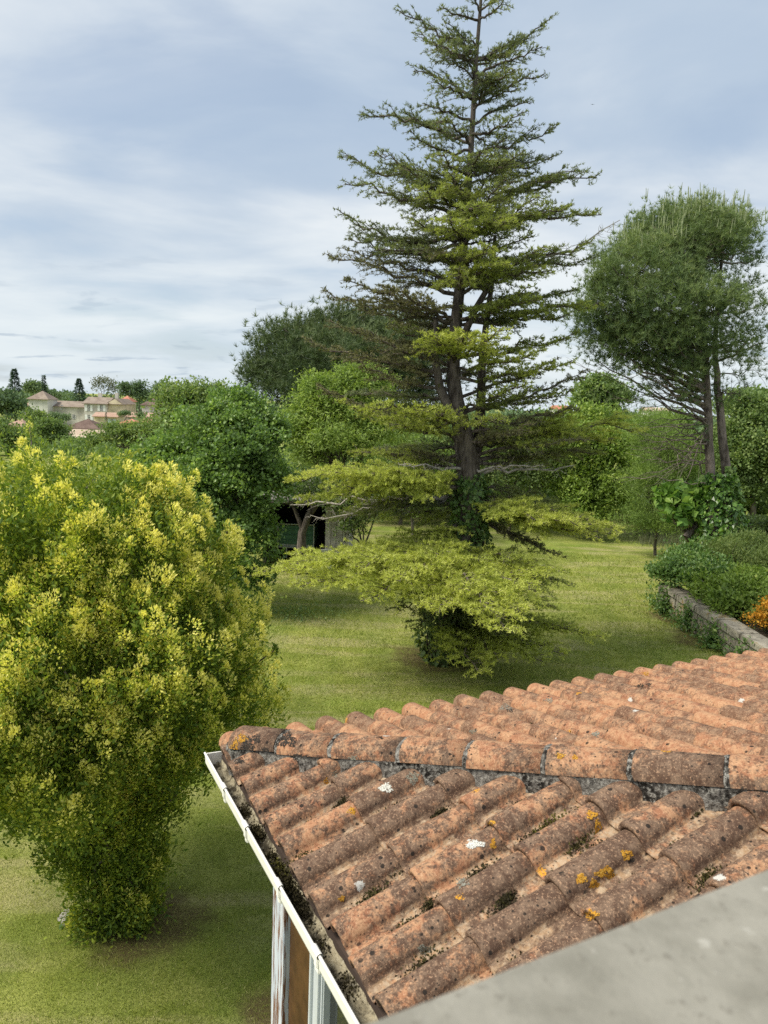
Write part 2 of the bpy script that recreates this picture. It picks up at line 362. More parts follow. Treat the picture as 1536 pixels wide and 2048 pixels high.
def tile_material(name, old, lime_or_shadow=.62):
    m, t, out = new_mat(name)
    tc = t.new('ShaderNodeTexCoord').outputs['Object']; oi = t.new('ShaderNodeObjectInfo')
    comb = t.new('ShaderNodeCombineXYZ'); r = oi.outputs['Random']
    for k, s in enumerate((37.1, 91.7, 53.3)): t.link(t.math('MULTIPLY', r, s), comb.inputs[k])
    v = t.vmath('ADD', tc, comb.outputs[0])
    sepz = t.new('ShaderNodeSeparateXYZ'); t.link(tc, sepz.inputs[0])
    h = sepz.outputs[2]
    base = t.mix(r, (.345, .168, .092), (.26, .118, .068))
    n1 = t.noise(v, 6.5, 8, .68, .6); n2 = t.noise(v, 19, 8, .74, .4); n3 = t.noise(v, 55, 7, .75); n4 = t.noise(v, 120, 5, .8)
    col = t.mix(t.ramp(n2, .42, .58, 0, .75), base, (.43, .26, .15))
    # grey-brown patina with ragged edges
    pa = t.math('ADD', t.math('MULTIPLY', n1, .6), t.math('MULTIPLY', n3, .4))
    off = t.math('MULTIPLY', t.math('SUBTRACT', t.math('FRACT', t.math('MULTIPLY', r, 7.31)), .5), .13)
    pa = t.math('ADD', pa, off)
    lo, hi = ((.40, .495) if old else (.445, .565))
    col = t.mix(t.ramp(pa, lo, hi, 0, .92 if old else .72), col, t.mix(t.ramp(n2, .42, .58), (.066, .044, .033), (.15, .105, .076)))
    # granular speckle: pale grains and dark pores
    col = t.mix(t.ramp(n4, .55, .62, 0, .7), col, (.52, .33, .21))
    col = t.mix(t.ramp(n4, .36, .45, .75, 0), col, (.085, .048, .032))
    col = t.mix(t.ramp(n3, .57, .66, 0, .85 if old else .7), col, (.085, .055, .042))
    # pale limy channels on old tiles; on others, channel shadow painted in dark
    ch = t.math('MULTIPLY', t.ramp(h, .018, .032, 1, 0), t.ramp(t.noise(v, 13, 6, .7), .45, .60, 0, lime_or_shadow))
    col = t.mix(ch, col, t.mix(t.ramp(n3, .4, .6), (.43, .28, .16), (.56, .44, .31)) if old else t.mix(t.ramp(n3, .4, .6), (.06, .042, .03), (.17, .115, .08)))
    # black lichen dots
    vd = t.voro(v, 30); pick = t.voro(v, 30, out='Color')
    sc = t.new('ShaderNodeSeparateColor'); t.link(pick, sc.inputs[0])
    rad = t.ramp(sc.outputs[0], .60 if old else .75, 1.0, 0, .30)
    wob = t.math('ADD', vd, t.math('MULTIPLY', t.math('SUBTRACT', n3, .5), .25))
    dots = t.math('MULTIPLY', t.math('LESS_THAN', wob, rad), t.ramp(n1, .36, .52, .35, 1))
    col = t.mix(t.math('MULTIPLY', dots, .93), col, (.022, .019, .017))
    vd2 = t.math('ADD', t.voro(v, 72), t.math('MULTIPLY', t.math('SUBTRACT', n4, .5), .35)); pk2 = t.new('ShaderNodeSeparateColor'); t.link(t.voro(v, 72, out='Color'), pk2.inputs[0])
    dots2 = t.math('MULTIPLY', t.math('LESS_THAN', vd2, t.ramp(pk2.outputs[1], .62 if old else .72, 1.0, 0, .34)), t.ramp(n2, .40, .56))
    col = t.mix(t.math('MULTIPLY', dots2, .9), col, (.026, .022, .02))
    # yellow rosettes and white lichen
    vy = t.voro(v, 7.5); py = t.voro(v, 7.5, out='Color'); s2 = t.new('ShaderNodeSeparateColor'); t.link(py, s2.inputs[0])
    wy = t.math('ADD', vy, t.math('MULTIPLY', t.math('SUBTRACT', n3, .5), .5))
    yl = t.math('MULTIPLY', t.math('GREATER_THAN', s2.outputs[1], .89), t.math('MULTIPLY', t.math('MULTIPLY', t.math('LESS_THAN', wy, .15), t.math('GREATER_THAN', wy, .045)), t.math('GREATER_THAN', n4, .47)))
    col = t.mix(t.math('MULTIPLY', yl, .9), col, (.60, .29, .025))
    wl = t.math('MULTIPLY', t.math('LESS_THAN', s2.outputs[2], .05 if old else .07), t.math('LESS_THAN', wy, .15))
    col = t.mix(t.math('MULTIPLY', wl, .8), col, (.52, .53, .50))
    bump = t.math('ADD', t.math('MULTIPLY', n3, 1.0), t.math('ADD', t.math('MULTIPLY', n4, .5), t.math('MULTIPLY', dots, .25)))
    principled(t, out, col, .92, bump, .55, .006, .15); return m
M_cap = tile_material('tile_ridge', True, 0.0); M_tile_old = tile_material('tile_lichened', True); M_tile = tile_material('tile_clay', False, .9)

def tile_local(n_roll=11, seed=0, flat=1.0):
    """vertices of one roman tile in (u across, v up the slope, n) and its faces"""
    r = np.random.default_rng(seed)
    us = []; hs = []
    cu, hw, hh = .070, .064, .066
    for a in np.linspace(math.pi, 0, n_roll):
        us.append(cu + hw * math.cos(a)); hs.append(hh * max(0, math.sin(a)) ** .82)
    for u, h in ((.150, .001), (.172, -.001), (.190, .001), (.203, .008)): us.append(u); hs.append(h)
    us = np.array(us); hs = np.array(hs); k = len(us)
    vs = [0, .012, .19, TL + .045]
    V = []
    for q, v in enumerate(vs):
        grow = 1.07 - .09 * v / TL
        hq = hs * grow; uq = cu + (us - cu) * np.where(us < .137, grow, 1)
        if q == 0: hq = hq - .004
        lift = .024 * (1 - v / TL)
        jag = r.normal(0, .0012, k)
        for u, h, j in zip(uq, hq, jag): V.append((u, v + (j if q < 2 else 0), h + lift))
    # lip under the front edge
    for u, h in zip(us, hs): V.append((cu + (u - cu) * (.90 if u < .137 else 1), .002, max(h * .86, -.004) + .024 - .014))
    for u, h in zip(us, hs): V.append((cu + (u - cu) * (.90 if u < .137 else 1), .06, max(h * .84, -.004) + .02 - .014))
    Fs = []
    for q in range(3):
        for i in range(k - 1): a = q * k + i; Fs.append((a, a + 1, a + k + 1, a + k))
    b = 4 * k
    for i in range(k - 1): Fs.append((b + i, b + i + 1, i + 1, i)); Fs.append((b + k + i, b + k + i + 1, b + i + 1, b + i))
    return np.array(V), Fs

def build_house():
    base = W3(1.5, 2, 0)
    house = empty('house', base, 'low house wing with lichened clay tile roof and white gutter below the window', 'house')
    mdeck, t, out = new_mat('roof_underside'); principled(t, out, (.05, .035, .028), .95)
    XM, YM = 5.6, 4.6
    dz = .022
    P = lambda x, y: W3(x, y, EAVE_Z - dz + min(x * TA1, y * TA2))
    V = [P(.02, -.06), P(YM * HK, YM), P(.02, YM), P(XM + 0, -.06), P(XM, YM)]
    V += [v - ZU * .09 for v in V]
    deck = poly_obj('roof', V, [(0, 2, 1), (0, 1, 4, 3), (5, 6, 7), (5, 8, 9, 6), (0, 5, 7, 2), (3, 8, 5, 0)], mdeck, house)
    tiles = []
    proto = {}
    for s in range(3):
        Vl, Fl = tile_local(seed=s); proto[s] = (Vl, Fl)
    meshes = {}
    def place(kind, i, j, jit):
        # kind 'f': front slope (u along AX, v up BX); 'b': back slope (u along BX, v up AX)
        s = int(jit.integers(0, 3)); Vl, Fl = proto[s]
        U, Dn = (AX, BX) if kind == 'f' else (BX, AX)
        CA, SA = math.cos(AL[kind]), math.sin(AL[kind])
        upv = Dn * CA + ZU * SA; nv = -Dn * SA + ZU * CA
        u0 = (.13 if kind == 'f' else .485) + TW * i - .07
        org = (W3(0, u0, EAVE_Z) if kind == 'f' else W3(u0, -.09, EAVE_Z - .09 * TA2)) + upv * (TL * j)
        hipv = lambda u: ((u0 + u) * HK if kind == 'f' else (u0 + u) / HK + .09) / CA - TL * j     # slope length to the hip line
        if hipv(.1) < .03: return
        world_c = org + U * .1 + upv * .18
        x, y, d = project(world_c)
        if not (-40 < x < 1536 + 330 and -100 < y < 2048 + 150) or d < .4: return
        yaw = jit.normal(0, .010); c, sn = math.cos(yaw), math.sin(yaw)
        U2 = U * c + upv * sn; V2 = upv * c - U * sn
        tilt = jit.normal(0, .006); n0 = jit.normal(0, .0025); slip = jit.normal(0, .006)
        cut = hipv(0) < TL + .07
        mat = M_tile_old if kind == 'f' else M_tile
        if cut:
            Vc = Vl.copy(); Vc[:, 1] = np.minimum(Vc[:, 1], np.maximum(.0, hipv(Vc[:, 0]) + .015))
            me = bpy.data.meshes.new('roof_tile')
            me.from_pydata([tuple(v) for v in Vc], [], Fl)
        else:
            key = (s, kind)
            if key not in meshes:
                me = bpy.data.meshes.new('roof_tile'); me.from_pydata([tuple(v) for v in Vl], [], Fl); meshes[key] = me
            me = meshes[key]
        if not me.materials:
            me.materials.append(mat); me.polygons.foreach_set('use_smooth', [True] * len(me.polygons)); me.update()
        o = bpy.data.objects.new('roof_tile', me); C.objects.link(o); o.parent = deck
        nvv = nv + V2 * tilt; org2 = org + nv * n0 + upv * slip
        hand = 1.0
        o.matrix_local = Matrix(((U2[0], V2[0], nvv[0], org2[0]), (U2[1], V2[1], nvv[1], org2[1]), (U2[2], V2[2], nvv[2], org2[2]), (0, 0, 0, 1)))
        tiles.append(o)
    jit = np.random.default_rng(5)
    for i in range(-1, 16):
        for j in range(0, 9): place('f', i, j, jit)
    for i in range(-3, 30):
        for j in range(0, 9): place('b', i, j, jit)
    print('tiles', len(tiles))

    # hip: mortar bed and cap tiles
    mm, t, out = new_mat('hip_mortar'); tc = t.new('ShaderNodeTexCoord').outputs['Object']
    n = t.noise(tc, 9, 7, .7, .4); n2 = t.noise(tc, 55, 5, .7)
    col = t.mix(t.ramp(n, .42, .56), (.022, .020, .018), (.17, .16, .145)); col = t.mix(t.ramp(n2, .50, .60, 0, .8), col, (.34, .33, .30)); col = t.mix(t.ramp(n2, .36, .46, .85, 0), col, (.015, .013, .012))
    principled(t, out, col, .95, t.math('ADD', n, n2), .8, .02, .1)
    hd = unit(BX * HK + AX + ZU * TA2); hs = unit(BX - AX * HK); hn = np.cross(hd, hs); hn = hn if hn[2] > 0 else -hn
    H0 = W3(-.01, -.01, EAVE_Z - .01)
    HLEN = 5.8
    prof = [(-.106, -.07), (-.098, .068), (-.075, .10), (0, .115), (.075, .10), (.098, .068), (.106, -.07)]
    nseg = 90; V = []; rr = np.random.default_rng(3)
    for q in range(nseg + 1):
        s = .16 + (HLEN - .16) * q / nseg
        for a, b in prof:
            V.append(H0 + hd * s + hs * (a + rr.normal(0, .004)) + hn * (b + rr.normal(0, .003)))
    k = len(prof); Fq = [(q * k + i, q * k + i + 1, (q + 1) * k + i + 1, (q + 1) * k + i) for q in range(nseg) for i in range(k - 1)]
    Fq.append(tuple(range(k))); VM, FM = V, Fq
    cuts = [.19, .525, .87, 1.27, 1.62, 1.99, 2.36, 2.72]
    while cuts[-1] < HLEN: cuts.append(cuts[-1] + .375 + rr.normal(0, .006))
    cmesh = None
    for s0, s1 in zip(cuts[:-1], cuts[1:]):
        V = []; nb = 11; ln = (s1 - s0) - .016
        for q, sv in enumerate((0, .008, ln * .5, ln)):
            rad = .108 - .008 * sv / ln - (.004 if q == 0 else 0)
            for a in np.linspace(-.06 * math.pi + .12, math.pi + .06 * math.pi - .12, nb):
                V.append((rad * math.cos(a), sv, rad * .74 * math.sin(a)))
        for sv, rad in ((0, .092), (ln, .088)):
            for a in np.linspace(.0, math.pi, nb): V.append((rad * math.cos(a), sv + (.004 if sv == 0 else -.004), rad * .70 * math.sin(a)))
        Fs = [(q * nb + i, q * nb + i + 1, (q + 1) * nb + i + 1, (q + 1) * nb + i) for q in range(3) for i in range(nb - 1)]
        Fs += [(4 * nb + i, 4 * nb + i + 1, i + 1, i) for i in range(nb - 1)] + [(3 * nb + i, 3 * nb + i + 1, 5 * nb + i + 1, 5 * nb + i) for i in range(nb - 1)]
        me = bpy.data.meshes.new('ridge_tile'); me.from_pydata(V, [], Fs); me.materials.append(M_cap); me.polygons.foreach_set('use_smooth', [True] * len(me.polygons)); me.update()
        o = bpy.data.objects.new('ridge_tile', me); C.objects.link(o); o.parent = deck
        og = H0 + hd * s0 + hn * (.078 + rr.normal(0, .003)); a = rr.normal(0, .012)
        S2 = hs * math.cos(a) + hd * math.sin(a); D2 = hd * math.cos(a) - hs * math.sin(a)
        o.matrix_local = Matrix(((S2[0], D2[0], hn[0], og[0]), (S2[1], D2[1], hn[1], og[1]), (S2[2], D2[2], hn[2], og[2]), (0, 0, 0, 1)))
    # mortar squeezed out of the joints between the caps
    for sj in cuts[1:-1]:
        b0 = len(VM); aa = np.linspace(-.02, math.pi + .02, 12)
        for ds, k_ in ((-.022, .98), (-.010, 1.035), (.004, 1.03), (.016, .97)):
            for a in aa:
                rr1 = .103 * k_ + rr.normal(0, .0018); VM.append(H0 + hd * (sj + ds + rr.normal(0, .002)) + hs * (rr1 * math.cos(a)) + hn * (.076 + rr1 * .74 * math.sin(a)))
        for q in range(3):
            for i in range(11): FM.append((b0 + q * 12 + i, b0 + q * 12 + i + 1, b0 + (q + 1) * 12 + i + 1, b0 + (q + 1) * 12 + i))
    # the rough plug of mortar closing the first cap
    b0 = len(VM); VM.append(H0 + hd * .185 + hn * .10)
    for a in np.linspace(0, math.pi, 14): VM.append(H0 + hd * .196 + hs * (.096 * math.cos(a)) + hn * (.074 + .072 * math.sin(a)))
    for i in range(13): FM.append((b0, b0 + 1 + i, b0 + 2 + i))
    poly_obj('hip_mortar', VM, FM, mm, deck)

    # gutter along the front eave
    mg = plain('gutter_plastic', (.76, .75, .70), .45, .06, 3, .4, 0, .03)
    mgi, t, out = new_mat('gutter_dirt'); tc = t.new('ShaderNodeTexCoord').outputs['Object']
    n = t.noise(tc, 7, 7, .7, .3); n2 = t.noise(tc, 60, 4, .7)
    col = t.mix(t.ramp(n, .47, .60), (.34, .30, .21), (.07, .06, .042)); col = t.mix(t.ramp(n2, .55, .66, 0, .6), col, (.46, .43, .34)); col = t.mix(t.ramp(n2, .36, .44, .7, 0), col, (.08, .07, .05))
    principled(t, out, col, .95, n2, .8, .01, .1)
    gz = EAVE_Z - .012; LG = 5.2; y0 = -.035
    gx = lambda a: .05 - (.05 - a) * .72 if a < .05 else a
    def ext(prof, name, mat, parent, ya, yb):
        k = len(prof); V = [W3(gx(a), ya, gz + b) for a, b in prof] + [W3(gx(a), yb, gz + b) for a, b in prof]
        return poly_obj(name, V, [(i, (i + 1) % k, k + (i + 1) % k, k + i) for i in range(k)] + [tuple(range(k))[::-1], tuple(range(k, 2 * k))], mat, parent)
    shell = [(-.128, .0), (-.122, -.055), (-.10, -.092), (-.05, -.105), (.02, -.10), (.045, -.06), (.05, -.012), (.044, -.012), (.038, -.058), (.015, -.094), (-.05, -.098), (-.096, -.086), (-.116, -.052), (-.121, .0)]
    gut = ext(shell, 'gutter', mg, house, y0, LG)
    tb = Tubes(); tb.add([W3(gx(-.127), y0, gz + .004), W3(gx(-.127), LG, gz + .004)], .0065, 8); tb.build('gutter_rim', mg, gut)
    ext([(-.118, .0), (-.113, -.052), (-.094, -.083), (-.05, -.094), (.015, -.091), (.038, -.055), (.044, -.014), (.0, -.002)], 'gutter_end', mg, gut, y0 - .004, y0 + .004)
    # gutter bed of old dirt: a rough strip lying in the trough
    V = []; nq = 170; ks = np.linspace(-.108, .035, 8)
    for q in range(nq + 1):
        y = y0 + .006 + (LG - .02) * q / nq
        for a in ks: V.append(W3(gx(a), y, gz - .078 + .018 * abs(a + .04) / .08 + (.03 if a > .0 else 0) + rr.normal(0, .006)))
    k = len(ks); poly_obj('gutter_silt', V, [(q * k + i, q * k + i + 1, (q + 1) * k + i + 1, (q + 1) * k + i) for q in range(nq) for i in range(k - 1)], mgi, gut)['kind'] = 'stuff'
    for yy in (.39, .79, 1.28, 1.72, 2.2, 2.7):
        bm = bmesh.new()
        for (a, b, sx, sz) in ((-.128, -.03, .010, .050), (-.116, -.066, .014, .03)):
            box_bm(bm, W3(gx(a), yy, gz + b), (sx, .035, sz), np.stack([BX, AX, ZU], 1))
        bm_obj('gutter_bracket', bm, mg, gut, .004)
        tb = Tubes(); tb.add([W3(gx(-.127), yy - .03, gz + .004), W3(gx(-.127), yy + .03, gz + .004)], .013, 8); tb.build('gutter_clip', mg, gut)
    # pale eave board under the tile tips
    me_b = plain('eave_cement', (.40, .36, .26), .95, .3, 20, .1)
    ext([(.035, -.06), (.035, .018), (.075, .02), (.075, -.06)], 'eave_strip', me_b, house, .02, LG)

    # walls below: weathered corner board, brown recess, window
    mp, t, out = new_mat('peeling_paint'); tc = t.new('ShaderNodeTexCoord').outputs['Object']
    v = t.scale(tc, (9, 9, .55)); n = t.noise(v, 4.0, 7, .65, .4); n2 = t.noise(t.scale(tc, (30, 30, 1.2)), 5, 5, .6)
    f = t.ramp(t.math('ADD', t.math('MULTIPLY', n, .7), t.math('MULTIPLY', n2, .3)), .49, .54)
    col = t.mix(f, t.mix(t.ramp(n2, .35, .6), (.36, .42, .50), (.55, .59, .64)), t.mix(n2, (.11, .05, .025), (.20, .10, .055)))
    principled(t, out, col, .8, f, -.6, .006, .2)
    mbr = plain('brown_wood', (.075, .037, .013), .6, .3, 8); mwh = plain('window_plastic', (.50, .54, .56), .4, .05, 4, .4); mgl, t, out = new_mat('window_glass')
    principled(t, out, (.02, .022, .022), .05, None, spec=.6)
    rot = np.stack([BX, AX, ZU], 1); zt = EAVE_Z - .11
    wx = .24
    def wbox(name, x0, x1, y0_, y1, z0, z1, mat, par=house, bev=.004): return box_obj(name, W3((x0 + x1) / 2, (y0_ + y1) / 2, (z0 + z1) / 2), (x1 - x0, y1 - y0_, z1 - z0), mat, par, rot, bev)
    wbox('corner_post', wx, wx + .2, .27, .47, 0, zt, mp)
    wbox('door_panel', wx + .035, wx + .08, .47, .84, 0, zt, mbr)
    win = wbox('window_frame', wx + .01, wx + .09, .845, 1.01, 0, zt, mwh, house, .008)
    for yy in (.875, .975): wbox('frame_bead', wx - .004, wx + .012, yy - .012, yy + .012, .02, zt - .02, mwh, win, .003)
    wbox('window_pane', wx + .05, wx + .058, 1.012, 2.2, .4, zt - .1, mgl)
    wbox('window_frame', wx + .01, wx + .09, 1.012, 2.2, zt - .1, zt, mwh, house, .004)
    wbox('window_frame', wx + .01, wx + .09, 2.2, 2.34, 0, zt, mwh, house, .004)
    mw = plain('render_wall', (.40, .37, .31), .9, .12, 3)
    wbox('wall', wx + .02, wx + .2, 2.345, 4.4, 0, zt, mw, house, 0)
    wbox('wall', wx + .02, wx + .2, 1.012, 2.198, 0, .4, mw, house, 0)
    wbox('wall', wx + .21, 5.5, .28, .46, 0, zt, mw, house, 0)
    wbox('eave_beam', wx + .0, wx + .12, .48, 4.4, zt + .003, zt + .085, mbr)
    wbox('eave_soffit', .06, wx - .004, .06, 4.4, zt + .012, zt + .03, mbr)

    # moss on the tiles: little cushions lying in the channels and on a few rolls
    mmoss = leaf_mat('moss', [(.022, .018, .010), (.055, .05, .014), (.12, .12, .02)], .1, .9)
    Pm = []; Tm = []
    def cushion(px, py, r, tint, n=420):
        d = horizon_dir(px, py)
        # hit the front slope (or the back one) just under the roll crests
        best = None
        for D_, al in ((BX, AL['f']), (AX, AL['b'])):
            CA, SA = math.cos(al), math.sin(al)
            nrm = -D_ * SA + ZU * CA; o_ = W3(0, 0, EAVE_Z + .012)
            tt = ((o_ - CAM) @ nrm) / (d @ nrm); p = CAM + d * tt; l = p - W3(0, 0, 0); x, y = l @ BX, l @ AX
            ok = (D_ is BX and x <= y * HK) or (D_ is AX and x > y * HK)
            if ok: best = (p, nrm, D_, CA, SA)
        if best is None: return
        p, nrm, D_, CA, SA = best; U = AX if D_ is BX else BX; upv = D_ * CA + ZU * SA
        a = rng.normal(size=(n, 3)); a[:, 2] = np.abs(a[:, 2])
        Pm.append(p + upv * (a[:, :1] * r * .62) + U * (a[:, 1:2] * r * .36) + nrm * (a[:, 2:] * r * .22)); Tm.append(np.clip(tint + rng.normal(0, .2, n), 0, 1))
    for (px, py, r, ti) in ((1120, 1655, .075, .75), (1150, 1690, .06, .35), (1090, 1668, .05, .55), (600, 1723, .05, .35), (745, 1800, .06, .3), (690, 1768, .04, .25), (815, 1860, .045, .2),
                            (1010, 1830, .055, .1), (1012, 1800, .03, .1), (960, 1755, .05, .1), (850, 1943, .07, .15), (1035, 1945, .06, .3), (1420, 1765, .05, .3), (1270, 1775, .04, .1), (1245, 1795, .035, .1),
                            (880, 1445, .05, .15), (1058, 1468, .08, .15), (1120, 1433, .07, .3), (1160, 1470, .07, .4), (1205, 1391, .045, .05), (1376, 1345, .06, .05), (1042, 1614, .035, .15), (1385, 1625, .03, .1),
                            (925, 1565, .03, .1), (660, 1592, .035, .03), (690, 1608, .04, .03), (632, 1648, .045, .03), (770, 1637, .045, .05), (800, 1620, .045, .05), (835, 1605, .035, .05), (880, 1630, .03, .05), (780, 1745, .05, .1),
                            (990, 1690, .04, .06), (1055, 1692, .05, .08), (1320, 1640, .03, .05), (705, 1545, .03, .03), (1200, 1705, .04, .05), (870, 1808, .04, .08), (1125, 1760, .04, .06), (1350, 1700, .03, .06)):
        cushion(px, py, r, ti)
    Pg = np.concatenate(Pm); Tg = np.concatenate(Tm); n = len(Pg)
    D = unit(rng.normal(size=(n, 3)) + ZU * .8); S = unit(np.cross(D, rng.normal(size=(n, 3))))
    o = link('moss', leaves_mesh('moss', Pg - D * .005, D, S, .012, .009, Tg), deck, mmoss); o['kind'] = 'stuff'
    # crusts of lichen grown on particular tiles
    bpy.context.view_layer.update(); dg = bpy.context.evaluated_depsgraph_get()
    def crust(name, spots, mat, ring=0.0):
        Pc, Nc, Tc = [], [], []
        for px, py, rx, ry, n in spots:
            for _ in range(n):
                a = rng.uniform(0, 6.283); q = math.sqrt(rng.uniform(ring, 1)) * (1 + .28 * math.sin(a * 3 + px) + .18 * math.sin(a * 7 + py))
                d = Vector(horizon_dir(px + rx * q * math.cos(a), py + ry * q * math.sin(a))).normalized()
                ok, loc, nor, _i, ob, _m = scene.ray_cast(dg, Vector(CAM), d)
                if not ok or not ob.name.startswith(('roof_tile', 'ridge_tile')): continue
                if nor.dot(d) > 0: nor = -nor
                Pc.append(np.array(loc) + np.array(nor) * rng.uniform(.0006, .003)); Nc.append(np.array(nor)); Tc.append(rng.normal(.5, .25))
        Pc, Nc = np.array(Pc), np.array(Nc); D = unit(np.cross(Nc, rng.normal(size=Nc.shape)) + Nc * rng.normal(0, .18, (len(Nc), 1))); S = unit(np.cross(D, Nc))
        o = link(name, leaves_mesh(name, Pc - D * .004, D, S, .0065, .006, np.array(Tc), .0), deck, mat); o['kind'] = 'stuff'
    crust('lichen', [(1183, 1630, 9, 7, 150), (1195, 1652, 6, 13, 110), (1212, 1746, 18, 10, 330), (1163, 1758, 10, 8, 150), (1188, 1768, 9, 8, 130), (1253, 1709, 10, 9, 120), (986, 1688, 5, 9, 70), (1121, 1512, 8, 5, 70), (983, 1646, 7, 5, 60), (470, 1494, 7, 15, 170), (485, 1477, 8, 9, 130), (703, 1622, 7, 6, 70), (652, 1563, 5, 6, 50), (683, 1797, 5, 5, 60), (1292, 1347, 7, 4, 60), (1183, 1830, 12, 9, 120), (1150, 1515, 5, 4, 30)],
          leaf_mat('yellow_lichen', [(.28, .14, .02), (.46, .23, .025), (.52, .34, .07)], .05, .9), .1)
    crust('pale_lichen', [(772, 1576, 13, 8, 260), (950, 1688, 17, 7, 300), (945, 1692, 10, 5, 90)],
          leaf_mat('white_lichen', [(.36, .36, .34), (.55, .56, .54), (.72, .72, .70)], .05, .9))
    crust('grey_lichen', [(1012, 1415, 12, 6, 130), (1098, 1400, 8, 5, 80), (1192, 1469, 8, 5, 110), (670, 1548, 6, 6, 60), (826, 1556, 12, 11, 120), (707, 1517, 8, 6, 70), (946, 1463, 7, 4, 50), (850, 1900, 14, 9, 120), (925, 1765, 12, 10, 90)],
          leaf_mat('grey_lichen_crust', [(.13, .13, .115), (.21, .21, .18), (.30, .30, .26)], .05, .9))
    crust('black_lichen', [(572, 1478, 19, 17, 620), (496, 1490, 12, 14, 330), (512, 1478, 8, 8, 120), (1280, 1373, 9, 5, 120), (1298, 1369, 5, 3, 50), (478, 1520, 9, 9, 120), (600, 1512, 14, 4, 120), (760, 1475, 6, 4, 50), (530, 1500, 7, 5, 60), (1022, 1421, 7, 5, 60)],
          leaf_mat('dark_lichen', [(.018, .016, .015), (.035, .03, .027), (.07, .06, .05)], .02, .95))

    # moss and leaf mould heaped in the gutter
    Pg = []; Tg = []
    for (yy, r, ti, n) in ((.56, .025, .0, 260), (.74, .02, .0, 200), (.80, .02, .0, 220), (.98, .02, .05, 150), (1.10, .035, .8, 260), (1.17, .06, .15, 600), (1.27, .08, .0, 800), (1.38, .06, .0, 400), (1.62, .03, .05, 120), (1.86, .04, .0, 140)):
        a = rng.normal(size=(n, 3)) * np.array([.028, r, .010]) + np.array([-.035 + rng.normal(0, .012), yy, 0])
        Pg.append(HC * np.array([1, 1, 0]) + BX * np.clip(.05 - (.05 - a[:, :1]) * .72, -.06, .03) + AX * a[:, 1:2] + ZU * (gz - .07 + np.abs(a[:, 2:]) * 1.6)); Tg.append(np.clip(ti + rng.normal(0, .12, n), 0, 1))
    Pg = np.concatenate(Pg); Tg = np.concatenate(Tg); n = len(Pg); D = unit(rng.normal(size=(n, 3)) + ZU * .6); S = unit(np.cross(D, rng.normal(size=(n, 3))))
    o = link('gutter_moss', leaves_mesh('gutter_moss', Pg, D, S, .012, .009, Tg), gut, mmoss); o['kind'] = 'stuff'

    # the window ledge the picture is taken over
    mc, t, out = new_mat('concrete'); tc = t.new('ShaderNodeTexCoord').outputs['Object']
    n = t.noise(tc, 14, 6, .6); n2 = t.noise(tc, 90, 4, .7)
    col = t.mix(t.ramp(n, .35, .65), (.185, .178, .15), (.26, .25, .215)); col = t.mix(t.ramp(n2, .56, .66, 0, .6), col, (.13, .12, .10)); col = t.mix(t.ramp(t.noise(tc, 5, 5), .5, .7, 0, .45), col, (.16, .155, .13)); col = t.mix(t.ramp(t.noise(tc, 45, 3), .64, .7, 0, .5), col, (.42, .41, .37))
    principled(t, out, col, .9, n2, .4, .004, .2)
    zl = CAM_Z - .40; e0 = gnd(780, 2048, zl); e1 = gnd(1536, 1752, zl); ed = unit(e1 - e0); en = np.array([ed[1], -ed[0], 0])
    hs_ = empty('window_ledge', (e0 + e1) / 2, 'grey concrete window ledge, blurred, close to the viewer', 'window ledge')
    mid = e0 + ed * .55
    bm = bmesh.new(); box_bm(bm, mid + en * .172 - ZU * .045, (2.4, .38, .09), np.stack([ed, en, ZU], 1)); bm_obj('ledge_slab', bm, mc, hs_, .012)
build_house()
build_grass()
# ------------------------------------------------------------------ vegetation builders
def spray(P, n, spread, out, up=.3):
    """n random leaf positions and directions round each centre P (m,3) with outward directions out (m,3)"""
    m = len(P); c = np.repeat(P, n, 0); o = np.repeat(out, n, 0)
    off = np.clip(rng.normal(0, 1, (m * n, 3)), -1.5, 1.5) * spread
    D = unit(o * .6 + rng.normal(0, .75, (m * n, 3)) + ZU * up)
    return c + off, D

